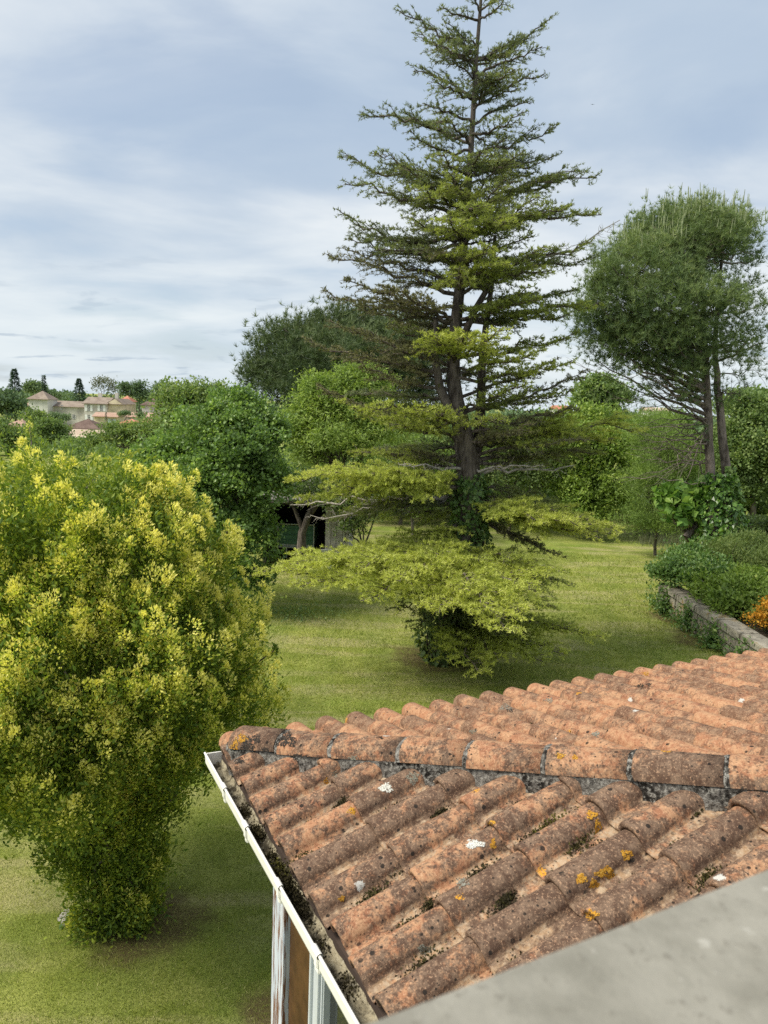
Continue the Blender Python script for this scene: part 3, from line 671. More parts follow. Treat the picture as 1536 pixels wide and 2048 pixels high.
def broadleaf(name, label, base, blobs, leaf=.09, wide=.06, clumps=400, per=40, twig=.28, mat=None, group=None, trunk=.1, cat='tree', bark=None, droop=0.0, up=.25, shell=.45, tone=0.0, limbs=True, lift=0, sub=8):
    """a tree or shrub: a trunk with limbs, and a crown of leaf clumps filling the given ellipsoids"""
    base = np.asarray(base, float); t = empty(name, base, label, cat, group)
    B = [(np.asarray(c, float), np.asarray(r, float) * np.ones(3)) for c, r in blobs]
    w = np.array([np.prod(r) ** .66 for _, r in B]); w /= w.sum()
    idx = rng.choice(len(B), clumps, p=w)
    # every ellipsoid breaks up into smaller boughs of leaves with gaps between them
    nb = max(3, sub); SB = []
    for c_, r_ in B:
        dd = unit(rng.normal(size=(nb, 3))); dd[:, 2] = np.where(dd[:, 2] < -.5, -dd[:, 2], dd[:, 2])
        SB.append((c_ + dd * r_ * rng.uniform(.45, .86, (nb, 1)), r_ * rng.uniform(.28, .52, (nb, 1)) * np.array([1, 1, .82])))
    sbt = rng.normal(0, .10, (len(B), nb)); sj = rng.integers(0, nb, clumps)
    d = unit(rng.normal(size=(clumps, 3))); d[:, 2] = np.where(d[:, 2] < -.45, -d[:, 2], d[:, 2])
    rad = rng.uniform(shell, 1.05, clumps) ** .8
    rad = np.where(rng.uniform(size=clumps) < .16, rad * rng.uniform(1.08, 1.3, clumps), rad)
    cc = np.array([SB[k][0][j] for k, j in zip(idx, sj)]); rr_ = np.array([SB[k][1][j] for k, j in zip(idx, sj)])
    loose = (rng.uniform(size=clumps) < .38)[:, None]
    cc = np.where(loose, np.array([B[k][0] for k in idx]), cc); rr_ = np.where(loose, np.array([B[k][1] for k in idx]), rr_)
    P = cc + d * rr_ * rad[:, None] * (1 + rng.normal(0, .09, (clumps, 1)))
    P[:, 2] = np.maximum(P[:, 2], base[2] + .03 + lift)
    out = unit(d * .8 + ZU * .25)
    sz = rng.uniform(.55, 1.35, clumps) * np.where(rad > 1.05, .7, 1)
    LP, LD = spray(P, per, twig * np.repeat(sz, per)[:, None] * np.array([1, 1, .62]), out, up)
    LP[:, 2] = np.maximum(LP[:, 2], base[2] + .02)
    if droop: LD = unit(LD - ZU * droop)
    N = unit(np.repeat(out, per, 0) * .5 + ZU * .8 + rng.normal(0, .55, LP.shape)); S = unit(np.cross(LD, N))
    n = len(LP); sc = rng.uniform(.6, 1.25, n)
    tint = np.repeat(rng.normal(.45 + tone, .14, clumps) + sbt[idx, sj], per) + rng.normal(0, .16, n)
    crown = link('crown', leaves_mesh('crown', LP, LD, S, leaf * sc, wide * sc, tint), t, mat or ML_mid); crown['kind'] = 'stuff'
    if trunk:
        tb = Tubes(); top = np.mean([c for c, _ in B], 0); hgt = top[2] - base[2]
        fork = base + (top - base) * .4
        tb.add(curve(base - ZU * .1, fork, 5, 0, trunk * .3), np.linspace(trunk, trunk * .75, 5), 8)
        for c, r in B:
            tb.add(curve(fork, c, 6, .06 * hgt * rng.normal(), trunk * .6), np.linspace(trunk * .6, trunk * .18, 6), 6)
        if limbs:
            for k in rng.choice(clumps, min(clumps, 60), replace=False):
                a = B[idx[k]][0]; tb.add(curve(a + (fork - a) * rng.uniform(0, .6), P[k], 5, .03, .04), np.linspace(trunk * .2, .006, 5), 4)
        tb.build('trunk', bark or MB_grey, t)
    return t

def ell(px, py, depth, rx, ry, rz=None):
    """ellipsoid seen at a pixel: radii given in pixels of the photograph, turned into metres"""
    k = depth / F_PX; return (at(px, py, depth), (rx * k, (rz if rz else (rx + ry) / 2) * k, ry * k))
def foot(px, depth, z=None):
    p = at(px, 1000, depth); p[2] = terrain(p[0], p[1]) if z is None else z; return p

# ------------------------------------------------------------------ golden cypress by the house
def golden_cypress(name, label, base, prof, lean, n_clumps, seed, yellow=1.0, sparse=1.0, arc=None):
    r = np.random.default_rng(seed); base = np.asarray(base, float)
    t = empty(name, base, label, 'tree', 'golden cypresses')
    zs, rs = np.array(prof).T; H = zs[-1]
    # vertical plumes rising from the trunk, their tips crowded with yellow young growth
    tb = Tubes(); tb.add(curve(base - ZU * .1, base + np.array([lean[0] * .8, lean[1] * .8, H * .8]), 8, 0, .03, r), np.linspace(.11, .02, 8), 8); tb.build('trunk', MB_grey, t)
    tb = Tubes()
    z = np.empty(0); 
    npl = n_clumps // 9; zp = r.uniform(0, H * .94, npl * 8); rp = np.interp(zp, zs, rs); keep = r.uniform(size=len(zp)) < rp / rs.max() * .95 + .06; ap = r.uniform(0, 2 * np.pi, len(zp)); keep &= (np.sin(ap) < .25) | (r.uniform(size=len(zp)) < .5)      # thinner on the side turned from the house
    zp = zp[keep][:npl]; ap = ap[keep][:npl]; npl = len(zp); fp = np.clip(r.normal(.90, .075, npl), .6, 1.02); hp = r.uniform(.14, .40, npl); tp = r.uniform(.08, .26, npl)
    c9 = np.repeat(np.arange(npl), 9); u9 = np.tile(np.linspace(0, 1, 9), npl) + r.normal(0, .05, npl * 9); m = len(c9)
    zc = np.clip(zp[c9] + hp[c9] * u9 - .12, .05, H); az = ap[c9] + r.normal(0, .05, m); rc = np.interp(zp[c9], zs, rs)
    lump = 1 + .11 * np.sin(ap[c9] * 5 + zp[c9] * 2.1 + seed) + .08 * np.sin(ap[c9] * 9 - zp[c9] * 3.7)
    f = fp[c9] + .16 * u9 - .06; wid = (1 - .62 * u9) * r.uniform(.75, 1.2, m)
    axof = lambda z_: base + np.stack([lean[0] * np.clip((z_ - .5) / .9, 0, 1), lean[1] * np.clip((z_ - .5) / .9, 0, 1), 0 * z_], -1)
    odir = np.stack([np.cos(az), np.sin(az), np.zeros(m)], -1)
    P = axof(zc) + odir * np.minimum(rc * lump * f, rc * lump * (fp[c9] - .05) + tp[c9] * u9 * .7)[:, None] + ZU * zc[:, None] + r.normal(0, .035, (m, 3))
    out = unit(odir + ZU * r.uniform(.35, 1.2, (m, 1)))
    # limbs
    for k in r.choice(m, min(m, 90), replace=False):
        a = axof(zc[k:k + 1])[0] + ZU * max(.15, zc[k] - r.uniform(.4, 1.0)) + odir[k] * .08
        tb.add(curve(a, P[k], 6, -.08, .03, r), np.linspace(.018, .006, 6), 4)
    tb.build('branch', MB_grey, t)['kind'] = 'stuff'
    # each head: a tight fan of small scaly sprays, upright, its outer tips the yellow young growth
    size = .108 * wid * sparse * (1 + .25 * np.sin(c9 * 1.7)); per = 54
    c = np.repeat(np.arange(m), per); n = len(c)
    q = unit(r.normal(size=(n, 3))); along = (q * out[c]).sum(1)
    flip = along < -.35; q[flip] -= 2 * along[flip, None] * out[c[flip]]; along = (q * out[c]).sum(1)
    rad = r.uniform(.15, 1, n) ** .5
    LP = P[c] + q * (rad * size[c])[:, None] * np.array([1, 1, 1.45])
    LP[:, 2] = np.maximum(LP[:, 2], base[2] + .02)
    LD = unit(q * .8 + out[c] * .5 + ZU * .45 + r.normal(0, .4, (n, 3))); S = unit(np.cross(LD, r.normal(size=(n, 3))))
    young = np.clip((f[c] - .66) / .2, .05, 1) * np.clip(.45 + .75 * u9[c], .3, 1.1) * np.clip(.40 + .6 * along * rad + .25 * rad, 0.05, 1) * np.clip(r.normal(.92, .33, m)[c], .12, 1.3)
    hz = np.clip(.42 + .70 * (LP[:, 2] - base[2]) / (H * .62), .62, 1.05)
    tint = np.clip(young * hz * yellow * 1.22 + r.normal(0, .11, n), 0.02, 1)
    k = r.uniform(.6, 1.35, n)
    f1 = link('foliage', leaves_mesh('foliage', LP, LD, S, .027 * k, .0145 * k, tint), t, ML_golden); f1['kind'] = 'stuff'
    # older green sprays further in
    ni = int(m * 32); ci = r.integers(0, m, ni)
    pin = P[ci] - odir[ci] * (np.abs(r.normal(.24, .16, ni)) * np.clip(rc[ci], .2, 1))[:, None] + r.normal(0, .09, (ni, 3)) - ZU * .06
    pin[:, 2] = np.maximum(pin[:, 2], base[2] + .03)
    Di = unit(out[ci] * .6 + r.normal(0, .6, (ni, 3)) + ZU * .3); Si = unit(np.cross(Di, r.normal(size=(ni, 3))))
    ki = r.uniform(.7, 1.4, ni)
    f2 = link('inner_foliage', leaves_mesh('inner_foliage', pin, Di, Si,   .046 * ki, .019 * ki, np.clip(r.normal(.28, .11, ni), 0, .55)), t, ML_golden); f2['kind'] = 'stuff'
    return t
golden_cypress('golden_cypress', 'large yellow-green golden cypress flaring out above a narrow foot, beside the white gutter', CYP,
    [(0, .28), (.35, .38), (.8, .44), (1.15, .64), (1.55, 1.06), (1.8, 1.42), (2.1, 1.56), (2.4, 1.60), (2.75, 1.50), (3.1, 1.24), (3.45, 1.06), (3.8, .82), (4.08, .46), (4.25, .14)], (-.28, .08), 4680, 11)
golden_cypress('golden_cypress', 'thinner olive golden cypress with bare grey twigs showing, behind the large one', gnd(20, 1560) + np.array([-.3, 1.3, 0]),
    [(0, .3), (.8, .7), (1.6, 1.0), (2.6, 1.25), (3.4, 1.15), (3.9, .8), (4.3, .2)], (0.1, 0), 630, 12, .62, 1.15)
# fieldstone at its foot
def rock(name, label, p, s, mat, seed=0):
    bm = bmesh.new(); bmesh.ops.create_icosphere(bm, subdivisions=3, radius=1); r = np.random.default_rng(seed); ph = r.uniform(0, 6, 6)
    for v in bm.verts:
        a = v.co; k = 1 + .13 * math.sin(a.x * 2.4 + ph[0]) + .12 * math.sin(a.y * 3.1 + ph[1]) + .08 * math.sin(a.z * 4 + a.x * 3 + ph[2]) + .04 * math.sin(a.x * 9 + a.y * 7)
        v.co = Vector((a.x * s[0] * k, a.y * s[1] * k, a.z * s[2] * k)) + Vector(p)
    return tag(bm_obj(name, bm, mat, None, 0, True), label, 'rock')
M_stone = plain('field_stone', (.33, .31, .27), .95, .35, 14, .1, 0, .6)
rock('fieldstone', 'pale fieldstone lying in the grass at the foot of the golden cypress', gnd(136, 1846) + ZU * .05, (.085, .07, .065), M_stone, 3)
# seedlings at its foot
P = gnd(225, 1858); pp = P + np.stack([rng.normal(0, .16, 120), rng.normal(0, .06, 120), rng.uniform(.02, .16, 120)], -1)
D = unit(rng.normal(size=(120, 3)) + ZU * .4); S = unit(np.cross(D, ZU + rng.normal(0, .3, (120, 3))))
o = link('weeds', leaves_mesh('weeds', pp, D, S, .06, .05, rng.normal(.5, .2, 120)), None, ML_shrub); o['kind'] = 'stuff'

# ------------------------------------------------------------------ the great cedar
CED_D = CED[1]
def cedar_axis():
    pts = [(893, 1316), (905, 1240), (922, 1140), (938, 1020), (936, 920), (922, 850), (908, 780), (906, 700), (918, 590), (932, 430), (942, 300), (953, 110), (962, 0), (970, -150)]
    rad = [.30, .27, .25, .24, .215, .165, .125, .112, .095, .072, .05, .035, .026, .008]
    return np.array([at(x, y, CED_D) for x, y in pts]), np.array(rad)
def build_cedar():
    r = np.random.default_rng(21)
    A, RA = cedar_axis(); base = A[0].copy(); base[2] = terrain(base[0], base[1])
    t = empty('cedar_tree', base, 'tall cedar with layered boughs and an ivy covered trunk, middle of the lawn', 'tree')
    zz = np.linspace(A[0, 2] - .1, A[-1, 2], 40); AX_ = np.stack([np.interp(zz, A[:, 2], A[:, k]) for k in range(3)], -1); AX_[:, 2] = zz
    tb = Tubes(); tb.add(AX_, np.interp(zz, A[:, 2], RA), 12)
    # the two lesser stems that part from the trunk
    for path, r0, r1 in (([(934, 960), (958, 880), (962, 800), (965, 700), (985, 560)], .13, .04), ([(922, 860), (880, 780), (868, 700), (872, 640)], .10, .04), ([(906, 720), (950, 620), (985, 560), (990, 470)], .07, .03)):
        q = np.array([at(x, y, CED_D + (.12 if r0 > .12 else -.1)) for x, y in path]); zf = np.linspace(0, 1, 12); k = np.linspace(0, 1, len(q))
        tb.add(np.stack([np.interp(zf, k, q[:, c]) for c in range(3)], -1), np.linspace(r0, r1, 12), 8)
    tb.build('trunk', MB_cedar, t)
    axis = lambda z: np.array([np.interp(z, A[:, 2], A[:, k]) for k in range(2)] + [z])
    zpx = lambda py: at(930, py, CED_D)[2]
    # tip x, tip y, where it leaves the trunk (y), nearer(-)/farther(+) than the trunk, tone, fullness
    L = [(945, -110, -60, -.3, .25, .8), (1000, -90, -50, .2, .2, .8), (890, -60, -20, -.2, .2, .8), (1020, -30, 20, -.3, .3, .8), (880, 10, 40, -.5, .3, .8),
         (800, 12, 105, .2, .2, .9), (1098, 30, 120, .2, .25, .9), (835, 60, 120, -.4, .2, .8), (1085, 85, 150, -.5, .3, .9), (870, 75, 130, -1.0, .35, .8), (1050, 60, 120, .6, .2, .8),
         (828, 135, 195, .3, .2, .9), (1088, 140, 200, -.3, .25, .9), (870, 150, 200, -1.0, .35, .9), (1030, 130, 190, -1.1, .4, .9), (1062, 200, 250, .5, .2, .8), (850, 200, 245, -.7, .3, .9),
         (722, 215, 285, -.2, .2, .9), (1112, 245, 310, .1, .25, 1.), (1045, 215, 270, -1.1, .35, 1.), (880, 235, 290, -1.2, .4, .9), (800, 225, 285, .7, .15, .8),
         (678, 300, 385, .2, .3, .8), (745, 290, 370, -.5, .4, .8), (1110, 300, 350, .6, .2, .8), (1050, 290, 340, -1.3, .4, 1.), (880, 300, 360, -1.4, .5, 1.), (960, 290, 350, -1.5, .5, 1.), (800, 320, 380, -1., .45, 1.),
         (690, 355, 430, -.3, .3, .9), (1195, 340, 430, .2, .45, .8), (1150, 330, 410, -.4, .4, .9), (900, 335, 410, -1.7, .8, 1.), (830, 370, 430, -1.5, .75, 1.), (1080, 380, 440, -1.5, .6, 1.), (1000, 360, 420, -1.6, .5, 1.),
         (680, 410, 470, -.2, .25, 1.), (720, 440, 490, .6, .2, .9), (1203, 415, 480, -.2, .6, 1.), (1140, 400, 470, -.9, .75, 1.1), (900, 425, 480, -2.0, .9, 1.1), (1020, 430, 490, -2.0, .8, 1.1), (820, 430, 480, -1.2, .5, 1.), (950, 400, 450, -1.9, .8, 1.),
         (700, 465, 520, .3, .2, .8), (1180, 470, 520, -.6, .65, 1.), (1190, 500, 550, .4, .4, .8), (1090, 480, 540, -1.4, .75, 1.1), (980, 480, 540, -1.9, .9, 1.1), (750, 490, 540, -.8, .35, .8),
         (655, 508, 590, -.2, 2, .6), (690, 500, 570, .5, 2, .6), (1240, 440, 560, .2, 3, .4), (860, 520, 580, -1.3, 2, .8), (1000, 520, 570, -1.8, .9, 1.1), (1100, 530, 590, -1.2, .8, 1.), (920, 520, 570, -1.7, .8, 1.),
         (652, 580, 640, -.1, 2, .8), (690, 560, 620, -.7, 2, .8), (720, 600, 650, .6, 2, .7), (1200, 590, 640, -.3, .8, 1.), (1150, 570, 620, .4, .5, .9), (1080, 590, 640, -1.2, .7, 1.), (760, 570, 640, -1.3, 2, .8), (1130, 620, 650, -.4, .4, .9), (1060, 560, 610, -1.2, .75, 1.),
         (610, 678, 740, -.1, 2, .75), (660, 640, 700, .4, 2, .6), (720, 660, 730, -1., 2, .8), (780, 640, 720, -.5, .3, .7), (860, 660, 720, -1.6, .8, 1.1), (1000, 650, 720, -1.7, .85, 1.1), (940, 670, 730, -1.9, .8, 1.1), (1080, 690, 740, -1.0, .75, 1.), (1155, 650, 720, .2, .5, .7), (1145, 710, 760, -.3, .8, .8),
         (700, 715, 780, -.7, 2, .7), (760, 700, 770, .6, 2, .6), (1140, 770, 830, -.2, .5, .8), (1170, 740, 820, .5, 2, .6), (1050, 760, 820, -1.2, .6, .8), (1110, 720, 790, .3, 2, .7),
         (690, 790, 850, -.9, .65, .9), (740, 800, 850, -1.5, .7, .8), (640, 770, 840, .5, 2, .5), (1150, 820, 870, -.5, 2, .7), (1130, 860, 890, .3, 2, .7), (1060, 850, 890, -1.2, 2, .7), (780, 840, 880, -1.3, .6, .6), (840, 800, 850, -1.6, .65, .8), (1000, 820, 860, -1.5, .5, .7),
         (1290, 838, 880, .5, .85, 1.1), (1230, 860, 890, .1, .8, 1.), (1210, 890, 920, .9, .4, .8), (1150, 930, 950, -.3, 3, .5), (1165, 905, 930, .4, 2, .6), (1080, 930, 940, -.8, 3, .4), (1170, 880, 915, -.6, 2, .5),
         (800, 930, 940, -1.0, 3, .7), (780, 950, 950, -.6, 3, .6), (700, 890, 930, .5, .6, .8), (820, 900, 930, -.3, 2, .5), (760, 905, 940, .4, 2, .6),
         (575, 938, 965, -.9, .95, 1.2), (620, 930, 960, -1.4, .95, 1.2), (660, 960, 975, -1.5, .85, 1.1), (720, 930, 960, -1.5, .8, 1.0), (600, 985, 975, -.5, .7, .9), (690, 1010, 990, .4, .3, .9), (650, 1020, 1000, .2, .2, .9), (580, 1010, 990, .3, 3, .8), (620, 1030, 1000, .0, 3, .8),
         (800, 1030, 1010, -.1, .55, .9), (840, 1045, 1015, .2, .6, 1.), (850, 1005, 990, .3, .3, .9), (1060, 1000, 990, .2, .4, 1.), (1030, 1010, 990, .3, .5, 1.), (1090, 985, 975, .4, .3, .8),
         (1235, 1052, 1010, -.5, .95, 1.2), (1240, 1050, 1015, -1.2, .95, 1.3), (1160, 1040, 1010, -1.6, .95, 1.3), (1090, 1035, 1005, -1.5, .9, 1.2), (1200, 1062, 1020, -1.0, .95, 1.2), (1190, 1030, 1000, -.9, .9, 1.3), (1130, 1030, 1000, -1.2, .8, 1.2), (1100, 1060, 1010, -.6, .7, 1.), (1120, 1110, 1030, -.3, 2, .7), (1080, 1090, 1030, .3, .2, .8),
         (512, 1128, 1108, -1.7, 1., 1.3), (560, 1120, 1098, -2.3, 1., 1.3), (600, 1150, 1108, -2.7, .95, 1.2), (640, 1138, 1050, -1.6, .95, 1.3), (700, 1110, 1108, -2.6, .95, 1.3), (720, 1180, 1138, -2.9, .85, 1.), (760, 1128, 1050, -1.9, .9, 1.3), (800, 1140, 1118, -3.1, 1., 1.3), (860, 1100, 1108, -2.2, .8, 1.2),
         (880, 1200, 1128, -3.6, 1., 1.3), (930, 1160, 1118, -3.2, .95, 1.2), (990, 1200, 1128, -3.6, 1., 1.3), (1010, 1230, 1138, -3.8, 1., 1.1), (1060, 1160, 1128, -2.9, .9, 1.2), (1120, 1130, 1118, -1.8, .6, 1.1), (1100, 1190, 1138, -2.4, .4, 1.1), (1140, 1160, 1128, -1.2, .4, 1.), (960, 1110, 1108, -1.8, .7, 1.1), (1030, 1110, 1108, -1.6, .6, 1.1),
         (790, 1210, 1170, -1.4, .25, .8), (830, 1250, 1200, -1.1, .15, .8), (1210, 1258, 1235, -.9, .9, 1.1), (1150, 1250, 1230, -1.2, .6, 1.), (1130, 1295, 1245, -1.8, .8, 1.), (1060, 1280, 1235, -1.6, .6, 1.1), (1090, 1310, 1260, -2.0, .75, 1.), (960, 1330, 1250, -2.3, .9, 1.2), (1000, 1310, 1250, -2.1, .9, 1.1), (930, 1300, 1240, -1.5, .5, 1.), (1030, 1230, 1200, -1.3, .4, .9), (1000, 1260, 1210, -1.4, .3, .9)]
    boughs = []
    for tx, ty, sy, dd, tone, full in L:
        tip = at(tx, ty, CED_D + dd); s = axis(zpx(sy)); boughs.append((s, tip, tone, full))
    # many lesser boughs that break up the tiers and hide the upper trunk
    for _ in range(38):
        py = r.uniform(-90, 560); h = zpx(py); half = np.interp(py, [-100, 0, 150, 300, 420, 600], [.35, .9, 1.15, 1.6, 1.9, 2.1])
        a = r.uniform(-np.pi * 1.0, 0.0); ln = half * r.uniform(.4, .85); s_ = axis(h); up_ = np.interp(py, [-100, 200, 600], [.55, .35, .12]) + r.normal(0, .15)
        boughs.append((s_, s_ + np.array([math.cos(a) * ln, math.sin(a) * ln * .8, up_ * ln]), float(np.clip(r.normal(.3, .15), .1, .6)) if py < 480 else r.choice([.4, 2, .7]), .9))
    # the far side of the tree, hidden from the window
    for _ in range(30):
        z = r.uniform(2.4, 11.2); ln = np.interp(z, [2, 4, 6, 8.5, 11.5], [3.4, 2.8, 2.5, 1.7, .7]) * r.uniform(.6, .95); a = r.uniform(.12 * np.pi, .88 * np.pi)
        s = axis(z); boughs.append((s, s + np.array([math.cos(a) * ln, math.sin(a) * ln, .06 * ln]), r.choice([.15, .25, 2]), .7))
    sub_total = 0
    for s, tip, tone, full in boughs:
        ln = np.linalg.norm(tip - s); n = 12
        low = s[2] < 4.2
        c = curve(s, tip, n, (.0 if low else r.normal(-.03, .05)) * ln, .018 * ln, r)
        c[:, 2] += np.linspace(0, 1, n) ** 3 * (-.05 * ln if tone < 2 else 0)
        bare = tone == 3; old = tone == 2
        tb = Tubes(); r0 = .012 + .013 * ln
        tb.add(c, np.linspace(r0, .006, n), 6)
        ax = unit(tip - s); side = unit(np.cross(ax, ZU)); 
        PT = []; DT = []; YT = []
        nb = int(max(8, ln * (15 if not bare else 7)))
        for k in range(nb):
            u = .16 + .84 * (k + r.uniform(0, .8)) / nb
            p = c[0] + 0; f_ = u * (n - 1); i0 = min(int(f_), n - 2); p = c[i0] + (c[i0 + 1] - c[i0]) * (f_ - i0)
            sg = 1 if k % 2 else -1
            bl = (.34 * ln * (1 - u) ** .75 + .13) * r.uniform(.6, 1.2) * (.85 if bare else 1)
            bl = min(bl, .95)
            d = unit(ax * r.uniform(.45, .95) + side * sg * r.uniform(.5, 1.0) + ZU * r.normal(.06, .16))
            q = p + d * bl; m = max(4, int(bl / .10))
            bc = curve(p, q, m + 1, .03 * bl, .012, r); bc[:, 2] -= np.linspace(0, 1, m + 1) ** 2 * bl * r.uniform(.02, .22)
            tb.add(bc, np.linspace(.008 if not bare else .006, .0025, m + 1), 3)
            if bare:
                for e in range(2):
                    pq = bc[r.integers(1, m)]; tb.add(curve(pq, pq + unit(d + r.normal(0, .7, 3)) * bl * .45, 4, 0, .015, r), [.004, .003, .003, .002], 3)
                if r.uniform() > .12: continue
            # side twigs make the flat plate
            twigs = [bc]
            for e in range(int(bl / .11)):
                w0 = bc[r.integers(0, m)]; td = unit(d + unit(np.cross(d, ZU)) * r.choice([-1, 1]) * r.uniform(.5, 1.1) + ZU * r.normal(.02, .15)); tl = bl * r.uniform(.22, .42)
                twigs.append(curve(w0, w0 + td * tl - ZU * tl * r.uniform(0, .25), 4, .01, 0, r))
            for w_ in twigs:
                wl = np.linalg.norm(w_[-1] - w_[0]); nt = max(3, int(wl / .038 * min(full, 1.15) * (.55 if old else 1)))
                uu = r.uniform(.1, 1.03, nt) * (len(w_) - 1); ii = np.minimum(uu.astype(int), len(w_) - 2)
                tp = w_[ii] + (w_[ii + 1] - w_[ii]) * (uu - ii)[:, None]
                PT.append(tp); DT.append(np.repeat(unit(w_[-1] - w_[0])[None], nt, 0)); YT.append(uu / (len(w_) - 1) * .35 + u * .35)
        bo = tb.build('bough', MB_dead if bare else MB_cedar, t)
        if PT:
            PT = np.concatenate(PT); DT = np.concatenate(DT); YT = np.concatenate(YT); m = len(PT); k = 4 if s[2] > 4.2 else 5
            P_ = np.repeat(PT, k, 0) + r.normal(0, .008, (m * k, 3)); D_ = unit(np.repeat(DT, k, 0) * .55 + r.normal(0, .62, (m * k, 3)) + ZU * .30)
            y_ = np.repeat(YT, k)
            if old: tint = np.clip(r.normal(.45, .25, m * k), 0, 1); mat = ML_cedar_brown
            else:
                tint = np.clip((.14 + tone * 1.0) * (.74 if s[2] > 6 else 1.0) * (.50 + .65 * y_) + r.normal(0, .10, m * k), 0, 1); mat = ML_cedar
            w_ = r.uniform(.7, 1.3, m * k); fine = .72 if s[2] > 6.5 else 1.0
            me = needles_mesh('needles', P_, D_, .052 * w_, (.018 if k == 4 else .0135) * w_ * fine, tint); sub_total += m * k
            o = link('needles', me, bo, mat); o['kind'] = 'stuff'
    print('cedar needles', sub_total, 'boughs', len(boughs))
build_cedar()

def ivy_on(name, label, path, n, leaf, mat=None, cat='ivy'):
    """leaves clinging round a trunk path [(point, radius)]"""
    q = np.array([p for p, _ in path]); ra = np.array([r_ for _, r_ in path]); k = np.linspace(0, 1, len(q))
    u = rng.uniform(0, 1, n); c = np.stack([np.interp(u, k, q[:, j]) for j in range(3)], -1); rad = np.interp(u, k, ra)
    a = rng.uniform(0, 2 * np.pi, n); o_ = np.stack([np.cos(a), np.sin(a), np.zeros(n)], -1)
    P = c + o_ * (rad * (1 + .16 * np.sin(a * 3 + u * 17) + rng.normal(0, .09, n)))[:, None]
    D = unit(-ZU * .7 + o_ * .45 + rng.normal(0, .45, (n, 3))); S = unit(np.cross(D, o_ + rng.normal(0, .3, (n, 3))))
    sc = rng.uniform(.6, 1.3, n)
    t = empty(name, q[0], label, cat, 'ivy on the tree trunks'); ob = link('leaves', leaves_mesh('leaves', P, D, S, leaf * sc, leaf * .9 * sc, np.clip(rng.normal(.45, .25, n), 0, 1)), t, mat or ML_ivy); ob['kind'] = 'stuff'
    tb = Tubes()
    for _ in range(7):
        a0 = rng.uniform(0, 6.28); uu = np.linspace(0, 1, 12); cc = np.stack([np.interp(uu, k, q[:, j]) for j in range(3)], -1); rr_ = np.interp(uu, k, ra) * .8
        aa = a0 + np.cumsum(rng.normal(0, .25, 12)); tb.add(cc + np.stack([np.cos(aa) * rr_, np.sin(aa) * rr_, 0 * aa], -1), np.linspace(.02, .006, 12), 4)
    tb.build('stems', MB_grey, t)
    return t
ivy_on('ivy', 'bright ivy sleeve on the cedar trunk above the sweeping boughs', [(at(945, 1110, CED_D), .30), (at(942, 1050, CED_D), .30), (at(940, 990, CED_D), .29), (at(938, 945, CED_D), .20)], 1700, .085, ML_shrub)
ivy_on('ivy', 'dark ivy heaped round the foot of the cedar trunk', [(at(890, 1318, CED_D), .42), (at(897, 1270, CED_D), .50), (at(905, 1210, CED_D), .46), (at(920, 1150, CED_D), .36)], 1900, .10, ML_dark)

